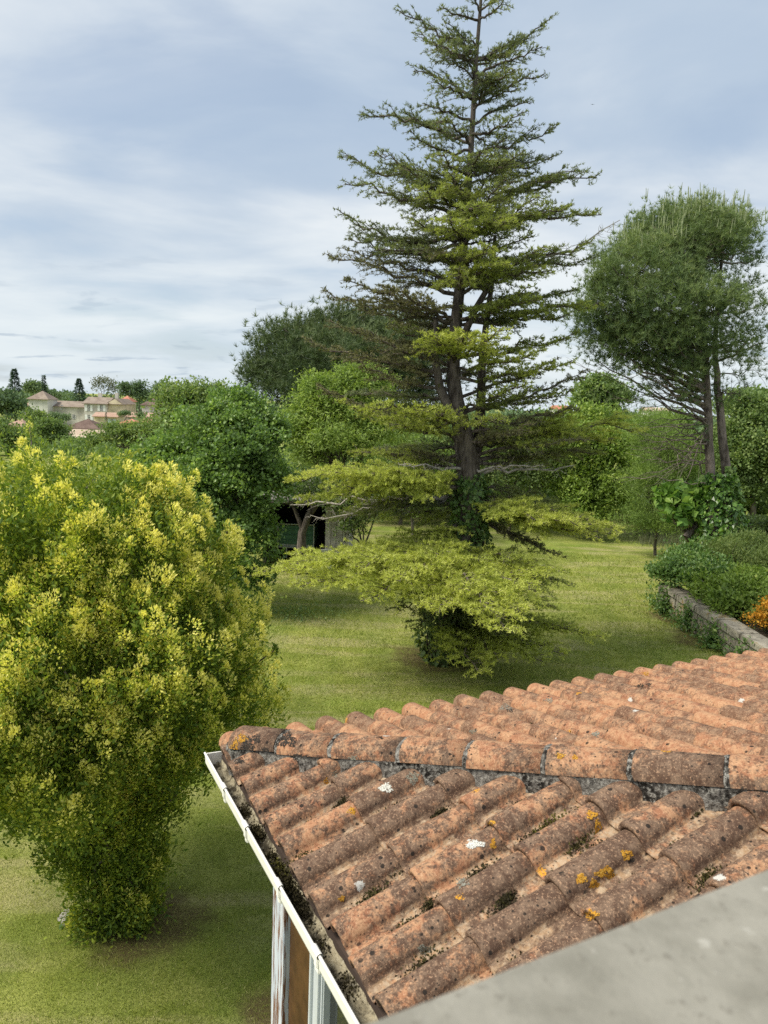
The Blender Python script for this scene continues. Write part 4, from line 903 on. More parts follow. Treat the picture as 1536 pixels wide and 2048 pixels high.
# ------------------------------------------------------------------ pines
def pine(name, label, base, stems, dome, n_tufts, needle, seed, candles=0, mat=None, trunk_r=.2, skirt=None, limbs=70):
    """stone pine: stems = list of point paths; dome = list of (centre, radii) lobes; tufts sit on the lobes' upper shells"""
    r = np.random.default_rng(seed); base = np.asarray(base, float); t = empty(name, base, label, 'tree')
    for pth, r0, r1 in stems:
        q = np.array(pth); k = np.linspace(0, 1, len(q)); u = np.linspace(0, 1, 16)
        Tubes().add(np.stack([np.interp(u, k, q[:, c]) for c in range(3)], -1) + r.normal(0, .02, (16, 3)), np.linspace(r0, r1, 16), 10).build('trunk', MB_pine, t)
    w = np.array([np.prod(b[1]) ** .66 * (b[2] if len(b) > 2 else 1) for b in dome]); w /= w.sum()
    ncl = n_tufts // 12; idx = r.choice(len(dome), ncl, p=w); dome = [(b[0], np.asarray(b[1]) * np.ones(3)) for b in dome]; d = unit(r.normal(size=(ncl, 3))); low = (d[:, 2] < -.15) & (r.uniform(size=ncl) < .7); d[low, 2] *= -1
    f = r.uniform(.25, 1.06, ncl) ** .5
    C_ = np.array([dome[i][0] for i in idx]); R_ = np.array([np.ones(3) * dome[i][1] for i in idx]); P = C_ + d * R_ * f[:, None]
    tb = Tubes()
    top = np.array(stems[0][0])
    for k_ in r.choice(ncl, min(ncl, limbs), replace=False):
        dist = np.linalg.norm(top - P[k_], axis=1); zlow = P[k_][2] - .55 * np.min(np.linalg.norm((top - P[k_])[:, :2], axis=1))
        zq = np.clip(zlow, top[0, 2] + .35 * (top[-1, 2] - top[0, 2]), top[-1, 2]); s = np.array([np.interp(zq, top[:, 2], top[:, c]) for c in range(3)])
        tb.add(curve(s, P[k_], 8, -.03 * np.linalg.norm(P[k_] - s), .05, r), np.linspace(.05, .010, 8) * (trunk_r / .2), 5)
    if skirt:
        for (a, b, m) in skirt:           # thin bare lower branches sweeping out and down
            for _ in range(m):
                s = np.array(a) + (np.array(top[-1]) - np.array(a)) * r.uniform(0, .35); e = np.array(b) + r.normal(0, .55, 3)
                cv = curve(s, e, 9, .10, .05, r); tb.add(cv, np.linspace(.022, .004, 9), 4)
                for _k in range(5):
                    p0 = cv[r.integers(3, 8)]; tb.add(curve(p0, p0 + unit(e - s + r.normal(0, 1.0, 3)) * r.uniform(.3, .8), 4, .02, .02, r), [.006, .005, .004, .002], 3)
    tb.build('branch', MB_pine, t)['kind'] = 'stuff'
    c = np.repeat(np.arange(ncl), 12); hiz = P[:, 2] > np.percentile(P[:, 2], 68); TP = P[c] + r.normal(0, 1, (len(c), 3)) * np.array([.17, .17, .14]) * (trunk_r / .2)
    out = unit(d[c] * .6 + ZU * .75 + r.normal(0, .25, (len(c), 3)))
    k = 13; NP = np.repeat(TP, k, 0); ND = unit(np.repeat(out, k, 0) * .75 + r.normal(0, .55, (len(NP), 3))); NP = NP + ND * .01
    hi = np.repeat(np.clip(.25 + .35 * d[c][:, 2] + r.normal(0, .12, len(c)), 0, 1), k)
    sc = r.uniform(.7, 1.2, len(NP))
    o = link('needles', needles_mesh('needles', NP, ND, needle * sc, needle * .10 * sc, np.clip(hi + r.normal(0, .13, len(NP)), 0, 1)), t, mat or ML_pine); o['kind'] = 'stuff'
    if candles:
        up = np.where((d[:, 2] > .3) & (f > .8) & (f < 1.02) & hiz)[0]; sel = r.choice(up, candles)
        cb = Tubes()
        for q in sel:
            p = TP[q * 12 + r.integers(0, 12)] + ZU * .03; h = r.uniform(.16, .36); cb.add([p, p + np.array([r.normal(0, .02), r.normal(0, .02), h])], [.013, .006], 4)
        cb.build('candles', ML_candle, t)['kind'] = 'stuff'
    print(name, 'needles', len(NP)); return t

PD = 21.0
def P_(x, y, dd=0): return at(x, y, PD + dd)
pb = P_(1455, 1110); 
pine('umbrella_pine', 'leaning pine with twin trunks and a brush shaped crown, above the garden wall', (pb[0], pb[1], .5),
     [([P_(1428, 1125), P_(1424, 1000), P_(1420, 880), P_(1414, 780), P_(1410, 690), P_(1406, 600), P_(1400, 500)], .155, .035),
      ([P_(1468, 1125, .2), P_(1458, 1000, .2), P_(1446, 880, .2), P_(1436, 790, .2), P_(1430, 720, .2), P_(1434, 620, .3), P_(1445, 510, .3)], .155, .035)],
     [ell(1400, 500, PD, 85, 80) + (1.3,), ell(1300, 560, PD - .3, 105, 85) + (1.3,), ell(1460, 510, PD + .4, 55, 80), ell(1220, 600, PD, 65, 60), ell(1360, 620, PD - .8, 120, 70), ell(1290, 690, PD, 95, 55) + (1.1,), ell(1245, 680, PD + .3, 80, 50) + (.9,), ell(1330, 740, PD, 70, 40) + (.6,), ell(1470, 630, PD, 50, 80) + (.5,),
      ell(1180, 635, PD, 42, 40) + (1.,), ell(1205, 690, PD + .2, 50, 36) + (.8,), ell(1265, 735, PD, 50, 32) + (.6,), ell(1440, 740, PD - .3, 75, 80) + (.34,), ell(1360, 770, PD - .2, 75, 50) + (.24,), ell(1500, 700, PD, 36, 60) + (.45,), ell(1380, 690, PD - .6, 90, 60) + (.7,), ell(1300, 800, PD - .2, 85, 45) + (.10,), ell(1400, 830, PD - .2, 60, 55) + (.08,), ell(1360, 470, PD + 1.2, 110, 55), ell(1265, 520, PD + .9, 70, 45)],
     16800, .14, 31, 520, skirt=[(P_(1422, 860), P_(1250, 720), 9), (P_(1424, 920), P_(1270, 800), 10), (P_(1426, 960), P_(1290, 880), 10), (P_(1426, 1010), P_(1300, 950), 7), (P_(1440, 840), P_(1500, 760), 5)], limbs=150)
ivy_on('ivy', 'ivy climbing the front of the twin pine trunks', [(P_(1445, 1150, -.15), .62), (P_(1442, 1080, -.1), .58), (P_(1441, 1010, -.1), .46), (P_(1440, 945, -.1), .26)], 2100, .13)
ivy_on('ivy', 'ragged column of lighter ivy on the outer pine trunk', [(P_(1476, 1140, -.2), .30), (P_(1472, 1060, -.2), .24), (P_(1466, 980, -.2), .17), (P_(1460, 935, -.2), .06)], 600, .12, ML_shrub)

MD = 36.0
def Q_(x, y, dd=0): return at(x, y, MD + dd)
pine('stone_pine', 'broad dark stone pine rising behind the cedar and the leafy garden trees', foot(700, MD),
     [([foot(700, MD), Q_(700, 860), Q_(690, 760), Q_(680, 690)], .35, .12)],
     [ell(600, 710, MD, 95, 72), ell(690, 685, MD, 90, 66), ell(790, 700, MD, 90, 66), ell(540, 765, MD, 58, 52), ell(640, 790, MD - 1, 120, 60), ell(770, 790, MD - .5, 100, 60), ell(860, 740, MD, 60, 60), ell(700, 730, MD - 2, 150, 70)],
     13500, .27, 33, 420, mat=ML_pine_dark, trunk_r=.42, limbs=60)

# ------------------------------------------------------------------ garden trees and shrubs
broadleaf('hazel_tree', 'dense dark green broadleaf tree between the golden cypress and the shed', foot(470, 17),
    [ell(425, 890, 17, 95, 85), ell(480, 950, 16.6, 85, 110), ell(420, 1010, 16.4, 100, 90), ell(490, 1090, 16.4, 62, 85), ell(340, 930, 17.5, 75, 65), ell(520, 880, 17.4, 45, 60), ell(400, 1100, 16.6, 80, 70), ell(505, 1165, 16.4, 40, 35), ell(470, 830, 17.6, 60, 45), ell(545, 975, 17, 34, 34)],
    .082, .066, 1250, 66, .17, ML_hazel, None, .12, sub=9)
broadleaf('lime_tree', 'olive topped broadleaf tree standing beyond the dense dark one', foot(390, 27), [ell(385, 815, 27, 60, 45), ell(365, 838, 27, 36, 40), ell(430, 810, 27, 28, 34), ell(460, 850, 26, 60, 45), ell(390, 870, 26.5, 90, 50)], .11, .08, 560, 50, .28, ML_mid, None, .15, tone=.12)
broadleaf('peach_tree', 'light green tree with narrow hanging leaves, below the dark stone pine', foot(670, 23), [ell(655, 830, 23, 70, 60), ell(720, 800, 23, 65, 60), ell(600, 870, 23, 45, 55), ell(760, 870, 23, 70, 55), ell(680, 900, 22.5, 95, 55), ell(640, 780, 23, 30, 30), ell(720, 760, 23.3, 30, 26)],   .15, .036, 760, 60, .24, ML_peach, None, .1, droop=.55)
broadleaf('leafy_shrub', 'deep green shrub growing beside the dark shed opening', foot(735, 20), [ell(720, 1010, 20, 60, 42), ell(690, 980, 20.4, 40, 35), ell(770, 970, 20.5, 45, 35), ell(700, 1060, 19.8, 30, 25)], .11, .05, 170, 46, .2, ML_dark, None, .05, cat='shrub')
broadleaf('leafy_shrub', 'pale olive shrub behind the cedar trunk, deep in the garden', foot(830, 27), [ell(800, 1000, 27, 50, 50), ell(860, 950, 27, 60, 60), ell(800, 920, 27.5, 60, 50)], .10, .05, 240, 46, .26, ML_olive, None, .06, cat='shrub')
broadleaf('leafy_shrub', 'dark thicket behind the cedar where the lawn ends', foot(1020, 29), [ell(1010, 940, 29, 70, 60), ell(1090, 960, 29, 60, 50), ell(1050, 890, 29.5, 80, 55), ell(960, 900, 30, 70, 60)], .11, .06, 520, 50, .26, ML_dark, None, .08, cat='shrub')
broadleaf('maple_tree', 'vivid green young tree at the far end of the lawn', foot(1180, 28.5), [ell(1200, 960, 28.5, 62, 62), ell(1165, 1000, 28.3, 50, 40), ell(1220, 900, 28.8, 45, 42), ell(1160, 900, 29, 60, 45), ell(1230, 1000, 28.3, 32, 36), ell(1130, 960, 29, 40, 50), ell(1180, 1035, 28.2, 55, 22)], .13, .07, 620, 60, .22, ML_bright, None, .09)
broadleaf('tall_shrub', 'pale green leafy treetops between the cedar and the round far tree', foot(1180, 36), [ell(1150, 850, 36, 55, 32), ell(1200, 850, 36, 60, 30), ell(1120, 890, 36, 60, 40), ell(1240, 880, 36, 50, 40)], .16, .09, 280, 46, .4, ML_bright, None, .1, tone=-.05)
broadleaf('tamarisk', 'feathery olive shrub of fine twigs beside the twin trunked pine', foot(1320, 25.5), [ell(1330, 930, 25.5, 65, 75), ell(1290, 980, 25.2, 45, 60), ell(1370, 960, 25.3, 45, 70), ell(1310, 870, 26, 55, 50), ell(1270, 1030, 25, 30, 25), ell(1340, 1020, 25, 60, 40), ell(1310, 1055, 25, 60, 22)], .13, .018, 620, 66, .24, ML_olive, None, .06, cat='shrub')
broadleaf('leafy_shrub', 'mid green bushes closing the gap between the peach tree and the cedar', foot(800, 30), [ell(780, 930, 30, 60, 50), ell(850, 900, 30.5, 70, 55), ell(900, 960, 30, 50, 45), ell(730, 960, 30, 50, 40)], .12, .07, 480, 50, .28, ML_mid, None, .08, cat='shrub')
broadleaf('tall_shrub', 'olive green bushes at the end of the lawn, behind the feathery shrub', foot(1300, 33), [ell(1280, 960, 33, 60, 60), ell(1360, 920, 33, 60, 60), ell(1330, 870, 33.5, 60, 45), ell(1410, 960, 33, 50, 55), ell(1260, 1020, 33, 40, 28)], .12, .06, 520, 50, .28, ML_olive, None, .08, cat='shrub', tone=-.1)
# catalpa with large single leaves: pollarded stump and slanting stem
cb = P_(1385, 1080, .6)
broadleaf('catalpa_tree', 'small pollarded tree with big heart shaped leaves in front of the twin pine', (cb[0], cb[1], .4), [ell(1350, 1000, PD + .4, 30, 26), ell(1388, 1005, PD + .2, 34, 30), ell(1405, 985, PD + .5, 18, 18), ell(1345, 1035, PD + .3, 22, 22), ell(1385, 1040, PD, 22, 18)], .27, .24, 62, 8, .16, ML_catalpa, None, .09, bark=MB_pine)
tb = Tubes(); tb.add([P_(1372, 1075, .2), P_(1392, 1048, .3), P_(1410, 1026, .5), P_(1416, 1005, .5)], [.11, .10, .09, .07], 8)
tag(tb.build('leaning_stump', MB_pine), 'grey leaning cut stem against the ivy of the pine', 'stump')
# right edge
broadleaf('oak_tree', 'rounded dark broadleaf tree behind the pine trunks, at the edge of the picture', foot(1510, 31), [ell(1500, 870, 31, 60, 60), ell(1470, 930, 31, 45, 60), ell(1530, 930, 30.8, 50, 70), ell(1500, 820, 31.5, 45, 32), ell(1560, 850, 31, 60, 70), ell(1480, 990, 30.8, 40, 30)], .12, .085, 800, 56, .28, ML_mid, None, .16, tone=-.05)
broadleaf('apple_tree', 'small rounded tree beyond the dark hedge', foot(1560, 38), [ell(1545, 980, 38, 50, 25), ell(1500, 985, 38, 30, 20)], .13, .09, 110, 46, .3, ML_mid, None, .08)
def hedge():
    a = at(1478, 1075, 23.5); t = empty('clipped_hedge', (a[0] + 1, a[1], .3), 'dark clipped hedge behind the pine trunks', 'hedge')
    n = 17000; lx = rng.uniform(0, 5, n); ly = rng.uniform(0, 1.1, n); lz = rng.uniform(.0, 1.15, n); fc = rng.integers(0, 3, n)
    ly = np.where(fc == 0, rng.normal(.03, .04, n), ly); lz = np.where(fc == 1, 1.15 + rng.normal(0, .04, n), lz); lx = np.where(fc == 2, np.abs(rng.normal(0, .05, n)), lx)
    P = np.stack([a[0] + lx, a[1] + ly, .35 + lz], -1); D = unit(rng.normal(size=(n, 3)) + ZU * .3); S = unit(np.cross(D, rng.normal(size=(n, 3))))
    o = link('crown', leaves_mesh('crown', P, D, S, .09, .065, rng.normal(.3, .2, n)), t, ML_dark); o['kind'] = 'stuff'
    tb = Tubes()
    for k in range(8): p = np.array([a[0] + .3 + k * .6, a[1] + .55, .3]); tb.add(curve(p, p + ZU * 1.0, 4, 0, .03), [.04, .03, .02, .01], 5)
    tb.build('trunk', MB_grey, t)
hedge()

# ------------------------------------------------------------------ raised bed: garden wall, soil and shrubs
def garden_wall():
    A, B = WALL_A.copy(), WALL_B.copy(); A[2] = B[2] = 0; d = unit(B - A); B = A + d * 9.5; nrm = np.array([-d[1], d[0], 0]); nrm = nrm if nrm[0] > 0 else -nrm
    t = empty('garden_wall', A, 'low grey stone garden wall with mossy coping holding up the shrub bed', 'wall')
    m, tt, out = new_mat('wall_stone'); tc = tt.new('ShaderNodeTexCoord').outputs['Object']; oi = tt.new('ShaderNodeObjectInfo')
    n = tt.noise(tc, 2.2, 8, .68, .5); n2 = tt.noise(tc, 22, 7, .72); st = tt.noise(tt.scale(tc, (3, 3, .5)), 2.4, 6, .65)
    col = tt.mix(tt.ramp(n, .38, .62), (.20, .185, .155), (.42, .385, .31)); col = tt.mix(oi.outputs['Random'], col, tt.mix(.5, col, (.30, .27, .21)))
    col = tt.mix(tt.ramp(st, .54, .66, 0, .8), col, (.075, .065, .05)); col = tt.mix(tt.ramp(n2, .57, .68, 0, .7), col, (.06, .055, .045))
    col = tt.mix(tt.math('MULTIPLY', tt.ramp(n, .56, .66), tt.ramp(n2, .45, .55)), col, (.32, .20, .05))
    principled(tt, out, col, .95, tt.math('ADD', n2, n), .8, .015, .1)
    mj = plain('wall_core', (.12, .105, .085), .95, .3, 10)
    rot = np.stack([d, nrm, ZU], 1); r = np.random.default_rng(4); top = .62
    box_obj('core', A + d * 4.75 + nrm * .17 + ZU * (top - .14) / 2, (9.4, .22, top - .14), mj, t, rot)
    s = 0.0
    while s < 9.3:                                        # coping stones
        ln = r.uniform(.75, 1.15); box_obj('coping_stone', A + d * (s + ln / 2) + nrm * (.15 + r.normal(0, .008)) + ZU * (top - .065 + r.normal(0, .006)), (ln - .016, .40, .15 + r.normal(0, .008)), m, t, rot, .018); s += ln
    for row, (z0, h) in enumerate(((.24, .24), (.0, .235))):
        s = -.02 - .2 * row
        while s < 9.3:
            ln = r.uniform(.42, .72); box_obj('wall_stone', A + d * (s + ln / 2 + .02) + nrm * (.10 + r.normal(0, .01)) + ZU * (z0 + h / 2), (ln - .014, .20, h - .012), m, t, rot, .014); s += ln
    box_obj('end_stone', A - d * .07 + nrm * .16 + ZU * .25, (.10, .30, .50), m, t, rot, .014)
    # soil of the bed
    ms = plain('bed_soil', (.07, .055, .035), .95, .4, 9)
    V = [A + nrm * .30 + d * 0, A + nrm * .3 + d * 9.4, A + nrm * 7 + d * 9.4, A + nrm * 9 + d * .2, A + nrm * 3 + d * .1, A + nrm * .3 + d * .02]
    up_ = [v * np.array([1, 1, 0]) + ZU * (.50 + (.0 if i not in (3, 4) else -.05)) for i, v in enumerate(V)]; dn = [v * np.array([1, 1, 0]) - ZU * .1 for v in V]
    k = len(V); o = poly_obj('flower_bed', up_ + dn, [tuple(range(k))] + [(i, i + k, (i + 1) % k + k, (i + 1) % k) for i in range(k)], ms); o['kind'] = 'structure'
    return A, d, nrm, top
WA, WD, WN, WT = garden_wall()
def bed(s, q, z=0.5): return WA + WD * s + WN * q + ZU * z
def bush(name, label, s, q, blobs, **kw):
    """blobs given as (along wall, behind wall, height, radius)"""
    return broadleaf(name, label, bed(s, q), [(bed(a, b, c), (r, r, r * .8)) for a, b, c, r in blobs], cat='shrub', **kw)
bush('leafy_shrub', 'rounded glossy green shrub overhanging the far end of the garden wall', .6, .5, [(.3, .45, .95, .55), (.9, .8, 1.0, .55), (-.4, .9, 1.0, .6), (.2, .1, .8, .36), (1.2, .5, .9, .45)], leaf=.085, wide=.055, clumps=330, per=54, twig=.14, mat=ML_shrub, trunk=.03)
bush('feathery_shrub', 'blue-green feathery shrub at the foot of the twin pine', .2, 1.7, [(.0, 1.6, 1.15, .65), (.8, 2.0, 1.2, .6), (-.6, 2.4, 1.4, .55)], leaf=.10, wide=.02, clumps=260, per=64, twig=.17, mat=ML_dark, trunk=.03, tone=.25)
bush('leafy_shrub', 'bright green leafy shrub hanging over the middle of the garden wall', 2.1, .7, [(1.8, .55, .85, .45), (2.4, .8, .9, .5), (1.9, 1.3, .95, .5), (2.7, .45, .75, .34)], leaf=.09, wide=.05, clumps=260, per=50, twig=.15, mat=ML_bright, trunk=.03, tone=-.15)
bush('airy_shrub', 'pale grey-green airy shrub behind the wall above the roof tiles', 3.2, 1.4, [(3.0, 1.5, .95, .5), (3.6, 1.9, 1.0, .6), (2.6, 2.2, 1.0, .55), (3.4, 1.0, .75, .35)], leaf=.075, wide=.02, clumps=240, per=56, twig=.19, mat=ML_olive, trunk=.02, tone=.3)
bush('orange_azalea', 'orange flowering azalea behind the garden wall', 3.9, 1.0, [(3.55, .85, .85, .34), (3.9, 1.1, .9, .40), (3.8, .65, .75, .28), (3.3, 1.0, .85, .22)], leaf=.05, wide=.042, clumps=150, per=42, twig=.085, mat=ML_orange, trunk=.02)
bush('yellow_azalea', 'yellow flowering shrub beyond the orange azalea', 1.6, 3.9, [(1.5, 3.9, .95, .36), (1.9, 4.1, .9, .36), (1.7, 4.3, 1.0, .3)], leaf=.055, wide=.045, clumps=110, per=36, twig=.10, mat=ML_yellow, trunk=.02)
def tufts(name, label, centres, n, h, w, mat, spread=.12, kind='stuff', lean=.35):
    P = np.repeat(np.asarray(centres), n, 0); P = P + rng.normal(0, 1, P.shape) * np.array([spread, spread, 0]); m = len(P)
    D = unit(rng.normal(0, lean, (m, 3)) + ZU); o = link(name, needles_mesh(name, P, D, h * rng.uniform(.5, 1.2, m), w, np.clip(rng.normal(.5, .25, m), 0, 1)), None, mat); o['kind'] = kind
    return o
tufts('tall_grass', '', [bed(rng.uniform(1, 6), rng.uniform(1.8, 5), .5) for _ in range(80)], 70, .45, .012, ML_wispy, .25)
tufts('meadow_grass', '', [np.array([p[0], p[1], terrain(p[0], p[1]) + .0]) for p in [gnd(1325 + rng.uniform(-35, 60), 1068 + rng.uniform(-8, 22)) for _ in range(46)]], 60, .42, .014, ML_wispy, .35)
# weeds along the wall foot
n = 2600; s = rng.uniform(-.2, 6, n); s = s + .25 * np.sin(s * 5); h = np.abs(rng.normal(0, .20 + .09 * np.sin(s * 2.3) ** 2, n)); q = -np.abs(rng.normal(.05, .13, n))
P = WA + WD * s[:, None] + WN * q[:, None] + ZU * (h[:, None] + .02); D = unit(rng.normal(size=(n, 3)) + ZU * .3 - WN * .5); S = unit(np.cross(D, ZU + rng.normal(0, .5, (n, 3))))
o = link('weeds', leaves_mesh('weeds', P, D, S, .085 * rng.uniform(.6, 1.3, n), .05, np.clip(rng.normal(.45, .25, n), 0, 1)), None, ML_shrub); o['kind'] = 'stuff'

# ------------------------------------------------------------------ the dark shed with its green trailer
def shed():
    D0 = 21.5
    def S_(x, y, dd=0): return at(x, y, D0 + dd)
    c = foot(620, D0); t = empty('open_shed', c, 'dark open fronted shed with pale boards half hidden under the trees', 'shed')
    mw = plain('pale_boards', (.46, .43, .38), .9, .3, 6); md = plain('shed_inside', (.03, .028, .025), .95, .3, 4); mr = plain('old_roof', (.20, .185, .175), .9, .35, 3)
    x0, x1 = S_(530, 1000)[0], S_(692, 1000)[0]; xo = S_(652, 1000)[0]; zt = S_(600, 1005)[2]
    y = D0
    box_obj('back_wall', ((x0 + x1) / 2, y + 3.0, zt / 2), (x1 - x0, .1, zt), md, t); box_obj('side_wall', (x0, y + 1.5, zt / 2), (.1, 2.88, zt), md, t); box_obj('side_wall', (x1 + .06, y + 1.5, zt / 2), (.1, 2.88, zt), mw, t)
    k = 0; x = xo
    while x < x1 - .02:                                    # front boards
        w = rng.uniform(.15, .19); w = min(w, x1 - x); box_obj('wall_board', (x + w / 2, y + rng.normal(0, .006), zt / 2 - .02), (w - .012, .03, zt - .05), mw, t); x += w
    xm = (x0 + x1) / 2; rw = x1 - x0 + .6
    V = [(xm - rw / 2, y - .35, zt + .02), (xm + rw / 2, y - .35, zt + .02), (xm + rw / 2, y + 3.3, zt + .26), (xm - rw / 2, y + 3.3, zt + .26)]
    V += [(a, b, c_ + .07) for a, b, c_ in V]; poly_obj('roof', V, [(3, 2, 1, 0), (4, 5, 6, 7), (0, 1, 5, 4), (1, 2, 6, 5), (2, 3, 7, 6), (3, 0, 4, 7)], mr, t)
    box_obj('lintel', (xm, y, zt - .03), (x1 - x0, .1, .1), md, t)
    # trailer
    mg = plain('green_paint', (.06, .15, .095), .6, .2, 6, .4); mm = plain('galvanised_steel', (.42, .45, .45), .5, .2, 8, .4, .5); mt = plain('tyre', (.015, .015, .015), .9)
    p = S_(592, 1080, .7); tr = empty('utility_trailer', (p[0], p[1], 0), 'dark green trailer with a metal rail frame parked in the shed', 'trailer')
    w, zb = 1.05, .42
    box_obj('bed', (p[0], p[1] + .7, zb + .04), (w, 1.4, .07), mm, tr, None, .01)
    for sx in (-1, 1): box_obj('side_panel', (p[0] + sx * w / 2, p[1] + .7, zb + .36), (.03, 1.38, .55), mg, tr, None, .006)
    box_obj('front_panel', (p[0], p[1] - .01, zb + .36), (w - .04, .03, .55), mg, tr, None, .006)
    for k in range(3): box_obj('panel_rib', (p[0], p[1] - .035, zb + .2 + .16 * k), (w - .05, .018, .03), mg, tr, None, .004)
    fr = Tubes()
    for sx in (-1, 1): fr.add([(p[0] + sx * w / 2, p[1] - .06, .2), (p[0] + sx * w / 2, p[1] - .06, zb + .72)], .022, 6)
    for z in (zb, zb + .68): fr.add([(p[0] - w / 2, p[1] - .06, z), (p[0] + w / 2, p[1] - .06, z)], .022, 6)
    fr.add([(p[0] - w * .25, p[1] - .06, .1), (p[0] - w * .25, p[1] - .06, zb)], .02, 6); fr.build('rail_frame', mm, tr)
    for sx in (-1, 1):
        wb = Tubes(); a = np.linspace(0, 2 * np.pi, 17); wb.add(np.stack([np.full(17, p[0] + sx * (w / 2 + .1)), p[1] + .7 + .2 * np.cos(a), .26 + .2 * np.sin(a)], -1), .07, 6)
        wh = wb.build('wheel', mt, tr); box_obj('hub', (p[0] + sx * (w / 2 + .1), p[1] + .7, .26), (.08, .12, .12), mm, wh, None, .03)
    q = S_(653, 1098, -.35); rot = np.array(Matrix.Rotation(R(14), 3, 'X')); 
    bm = bmesh.new(); box_bm(bm, (q[0], q[1], .30), (.30, .02, .62), rot); tag(bm_obj('white_board', bm, plain('white_board_paint', (.62, .63, .62), .6, .08, 4), None, .004), 'small white board leaning at the shed opening', 'board')
    # bent trunk in front of it
    b = foot(600, 20.6); P = lambda x, y: at(x, y, 20.6)
    t2 = empty('bent_tree', b, 'crooked dark small tree in front of the shed opening', 'tree')
    tb = Tubes(); tb.add([b - ZU * .05, P(603, 1095), P(604, 1065), P(618, 1030), P(640, 1000), P(655, 985)], [.14, .13, .11, .09, .06, .03], 8); tb.add([P(606, 1060), P(590, 1020), P(575, 990)], [.08, .05, .02], 6); tb.build('trunk', MB_cedar, t2)
    n = 5200; cc = np.array([P(640, 980), P(655, 965), P(575, 975), P(685, 975), P(610, 965), P(560, 965), P(600, 985)])[rng.integers(0, 7, n)]; LP = cc + rng.normal(0, 1, (n, 3)) * np.array([.30, .3, .15]); D = unit(rng.normal(size=(n, 3)) - ZU * .2); S = unit(np.cross(D, rng.normal(size=(n, 3))))
    o = link('crown', leaves_mesh('crown', LP, D, S, .08, .04, rng.normal(.35, .2, n)), t2, ML_dark); o['kind'] = 'stuff'
shed()
# fallen twigs and seedlings on the lawn
n = 420; P = gnd(585, 1232) + rng.normal(0, 1, (n, 3)) * np.array([.5, .35, 0]); P[:, 2] = np.abs(rng.normal(.08, .07, n)); D = unit(rng.normal(size=(n, 3)) + ZU * .5); S = unit(np.cross(D, ZU + rng.normal(0, .4, (n, 3))))
o = link('weeds', leaves_mesh('weeds', P, D, S, .06, .04, rng.normal(.4, .2, n)), None, ML_mid); o['kind'] = 'stuff'

# ------------------------------------------------------------------ far trees
def conifer(name, label, base, h, rad, n, mat, group=None, tiers=9):
    base = np.asarray(base, float); t = empty(name, base, label, 'tree', 'distant conifers round the village')
    Tubes().add([base - ZU * .2, base + ZU * h * .98], [rad * .07, rad * .01], 6).build('trunk', MB_grey, t)
    u = rng.uniform(.08, 1, n); k = np.floor(u * tiers) / tiers; r_ = rad * (1 - u) ** .8 * (.55 + .45 * (1 - (u - k) * tiers)); a = rng.uniform(0, 6.283, n); g = rng.uniform(.25, 1.05, n) ** .6
    lob = 1 + .22 * np.sin(a * 3 + k * 40)
    P = base + np.stack([np.cos(a) * r_ * g * lob, np.sin(a) * r_ * g * lob, u * h - .06 * h * g * (1 - u)], -1); D = unit(np.stack([np.cos(a), np.sin(a), np.full(n, -.15)], -1) + rng.normal(0, .3, (n, 3))); S = unit(np.cross(D, ZU + rng.normal(0, .3, (n, 3))))
    o = link('crown', leaves_mesh('crown', P, D, S, h * .055, h * .022, rng.normal(.4, .2, n)), t, mat); o['kind'] = 'stuff'; return t
VD = 170.0
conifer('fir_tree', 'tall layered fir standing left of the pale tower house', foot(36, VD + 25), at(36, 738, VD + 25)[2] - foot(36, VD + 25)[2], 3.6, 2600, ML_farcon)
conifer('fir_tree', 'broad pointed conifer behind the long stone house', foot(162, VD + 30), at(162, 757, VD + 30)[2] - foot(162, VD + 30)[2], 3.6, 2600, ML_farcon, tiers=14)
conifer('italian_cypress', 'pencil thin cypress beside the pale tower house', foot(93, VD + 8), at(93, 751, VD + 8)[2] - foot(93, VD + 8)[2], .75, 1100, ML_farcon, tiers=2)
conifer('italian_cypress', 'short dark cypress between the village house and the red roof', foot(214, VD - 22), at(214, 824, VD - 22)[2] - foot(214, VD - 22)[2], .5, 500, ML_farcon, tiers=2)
def far(name, label, px, d, blobs, mat=ML_far, clumps=150, leaf=.55, per=26, twig=.7, trunk=.25, **kw):
    kw.setdefault('sub', 5)
    return broadleaf(name, label, foot(px, d), [ell(a, b, d, c, e) for a, b, c, e in blobs], leaf, leaf * .7, clumps, per, twig, mat, 'distant trees round the village and skyline', trunk, limbs=False, **kw)
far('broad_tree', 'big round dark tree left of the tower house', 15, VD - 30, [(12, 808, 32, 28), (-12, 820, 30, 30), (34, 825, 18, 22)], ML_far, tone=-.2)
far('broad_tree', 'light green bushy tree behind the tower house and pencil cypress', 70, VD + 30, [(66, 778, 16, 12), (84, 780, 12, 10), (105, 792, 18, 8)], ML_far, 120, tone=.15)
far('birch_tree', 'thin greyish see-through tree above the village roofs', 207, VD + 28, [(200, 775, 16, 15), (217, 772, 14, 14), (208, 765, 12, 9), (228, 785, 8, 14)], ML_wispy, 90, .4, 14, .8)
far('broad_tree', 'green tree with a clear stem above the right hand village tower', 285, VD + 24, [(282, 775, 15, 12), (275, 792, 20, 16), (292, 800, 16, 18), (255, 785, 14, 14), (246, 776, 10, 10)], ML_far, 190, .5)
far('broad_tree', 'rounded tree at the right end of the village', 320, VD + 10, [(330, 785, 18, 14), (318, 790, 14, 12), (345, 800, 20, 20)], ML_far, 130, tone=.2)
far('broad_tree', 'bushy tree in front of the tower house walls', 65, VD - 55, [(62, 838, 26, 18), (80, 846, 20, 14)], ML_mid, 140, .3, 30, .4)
far('broad_tree', 'small garden tree in front of the long stone house', 135, VD - 35, [(128, 838, 10, 7), (110, 836, 12, 8)], ML_far, 80, .28, 26, .4, tone=.2)
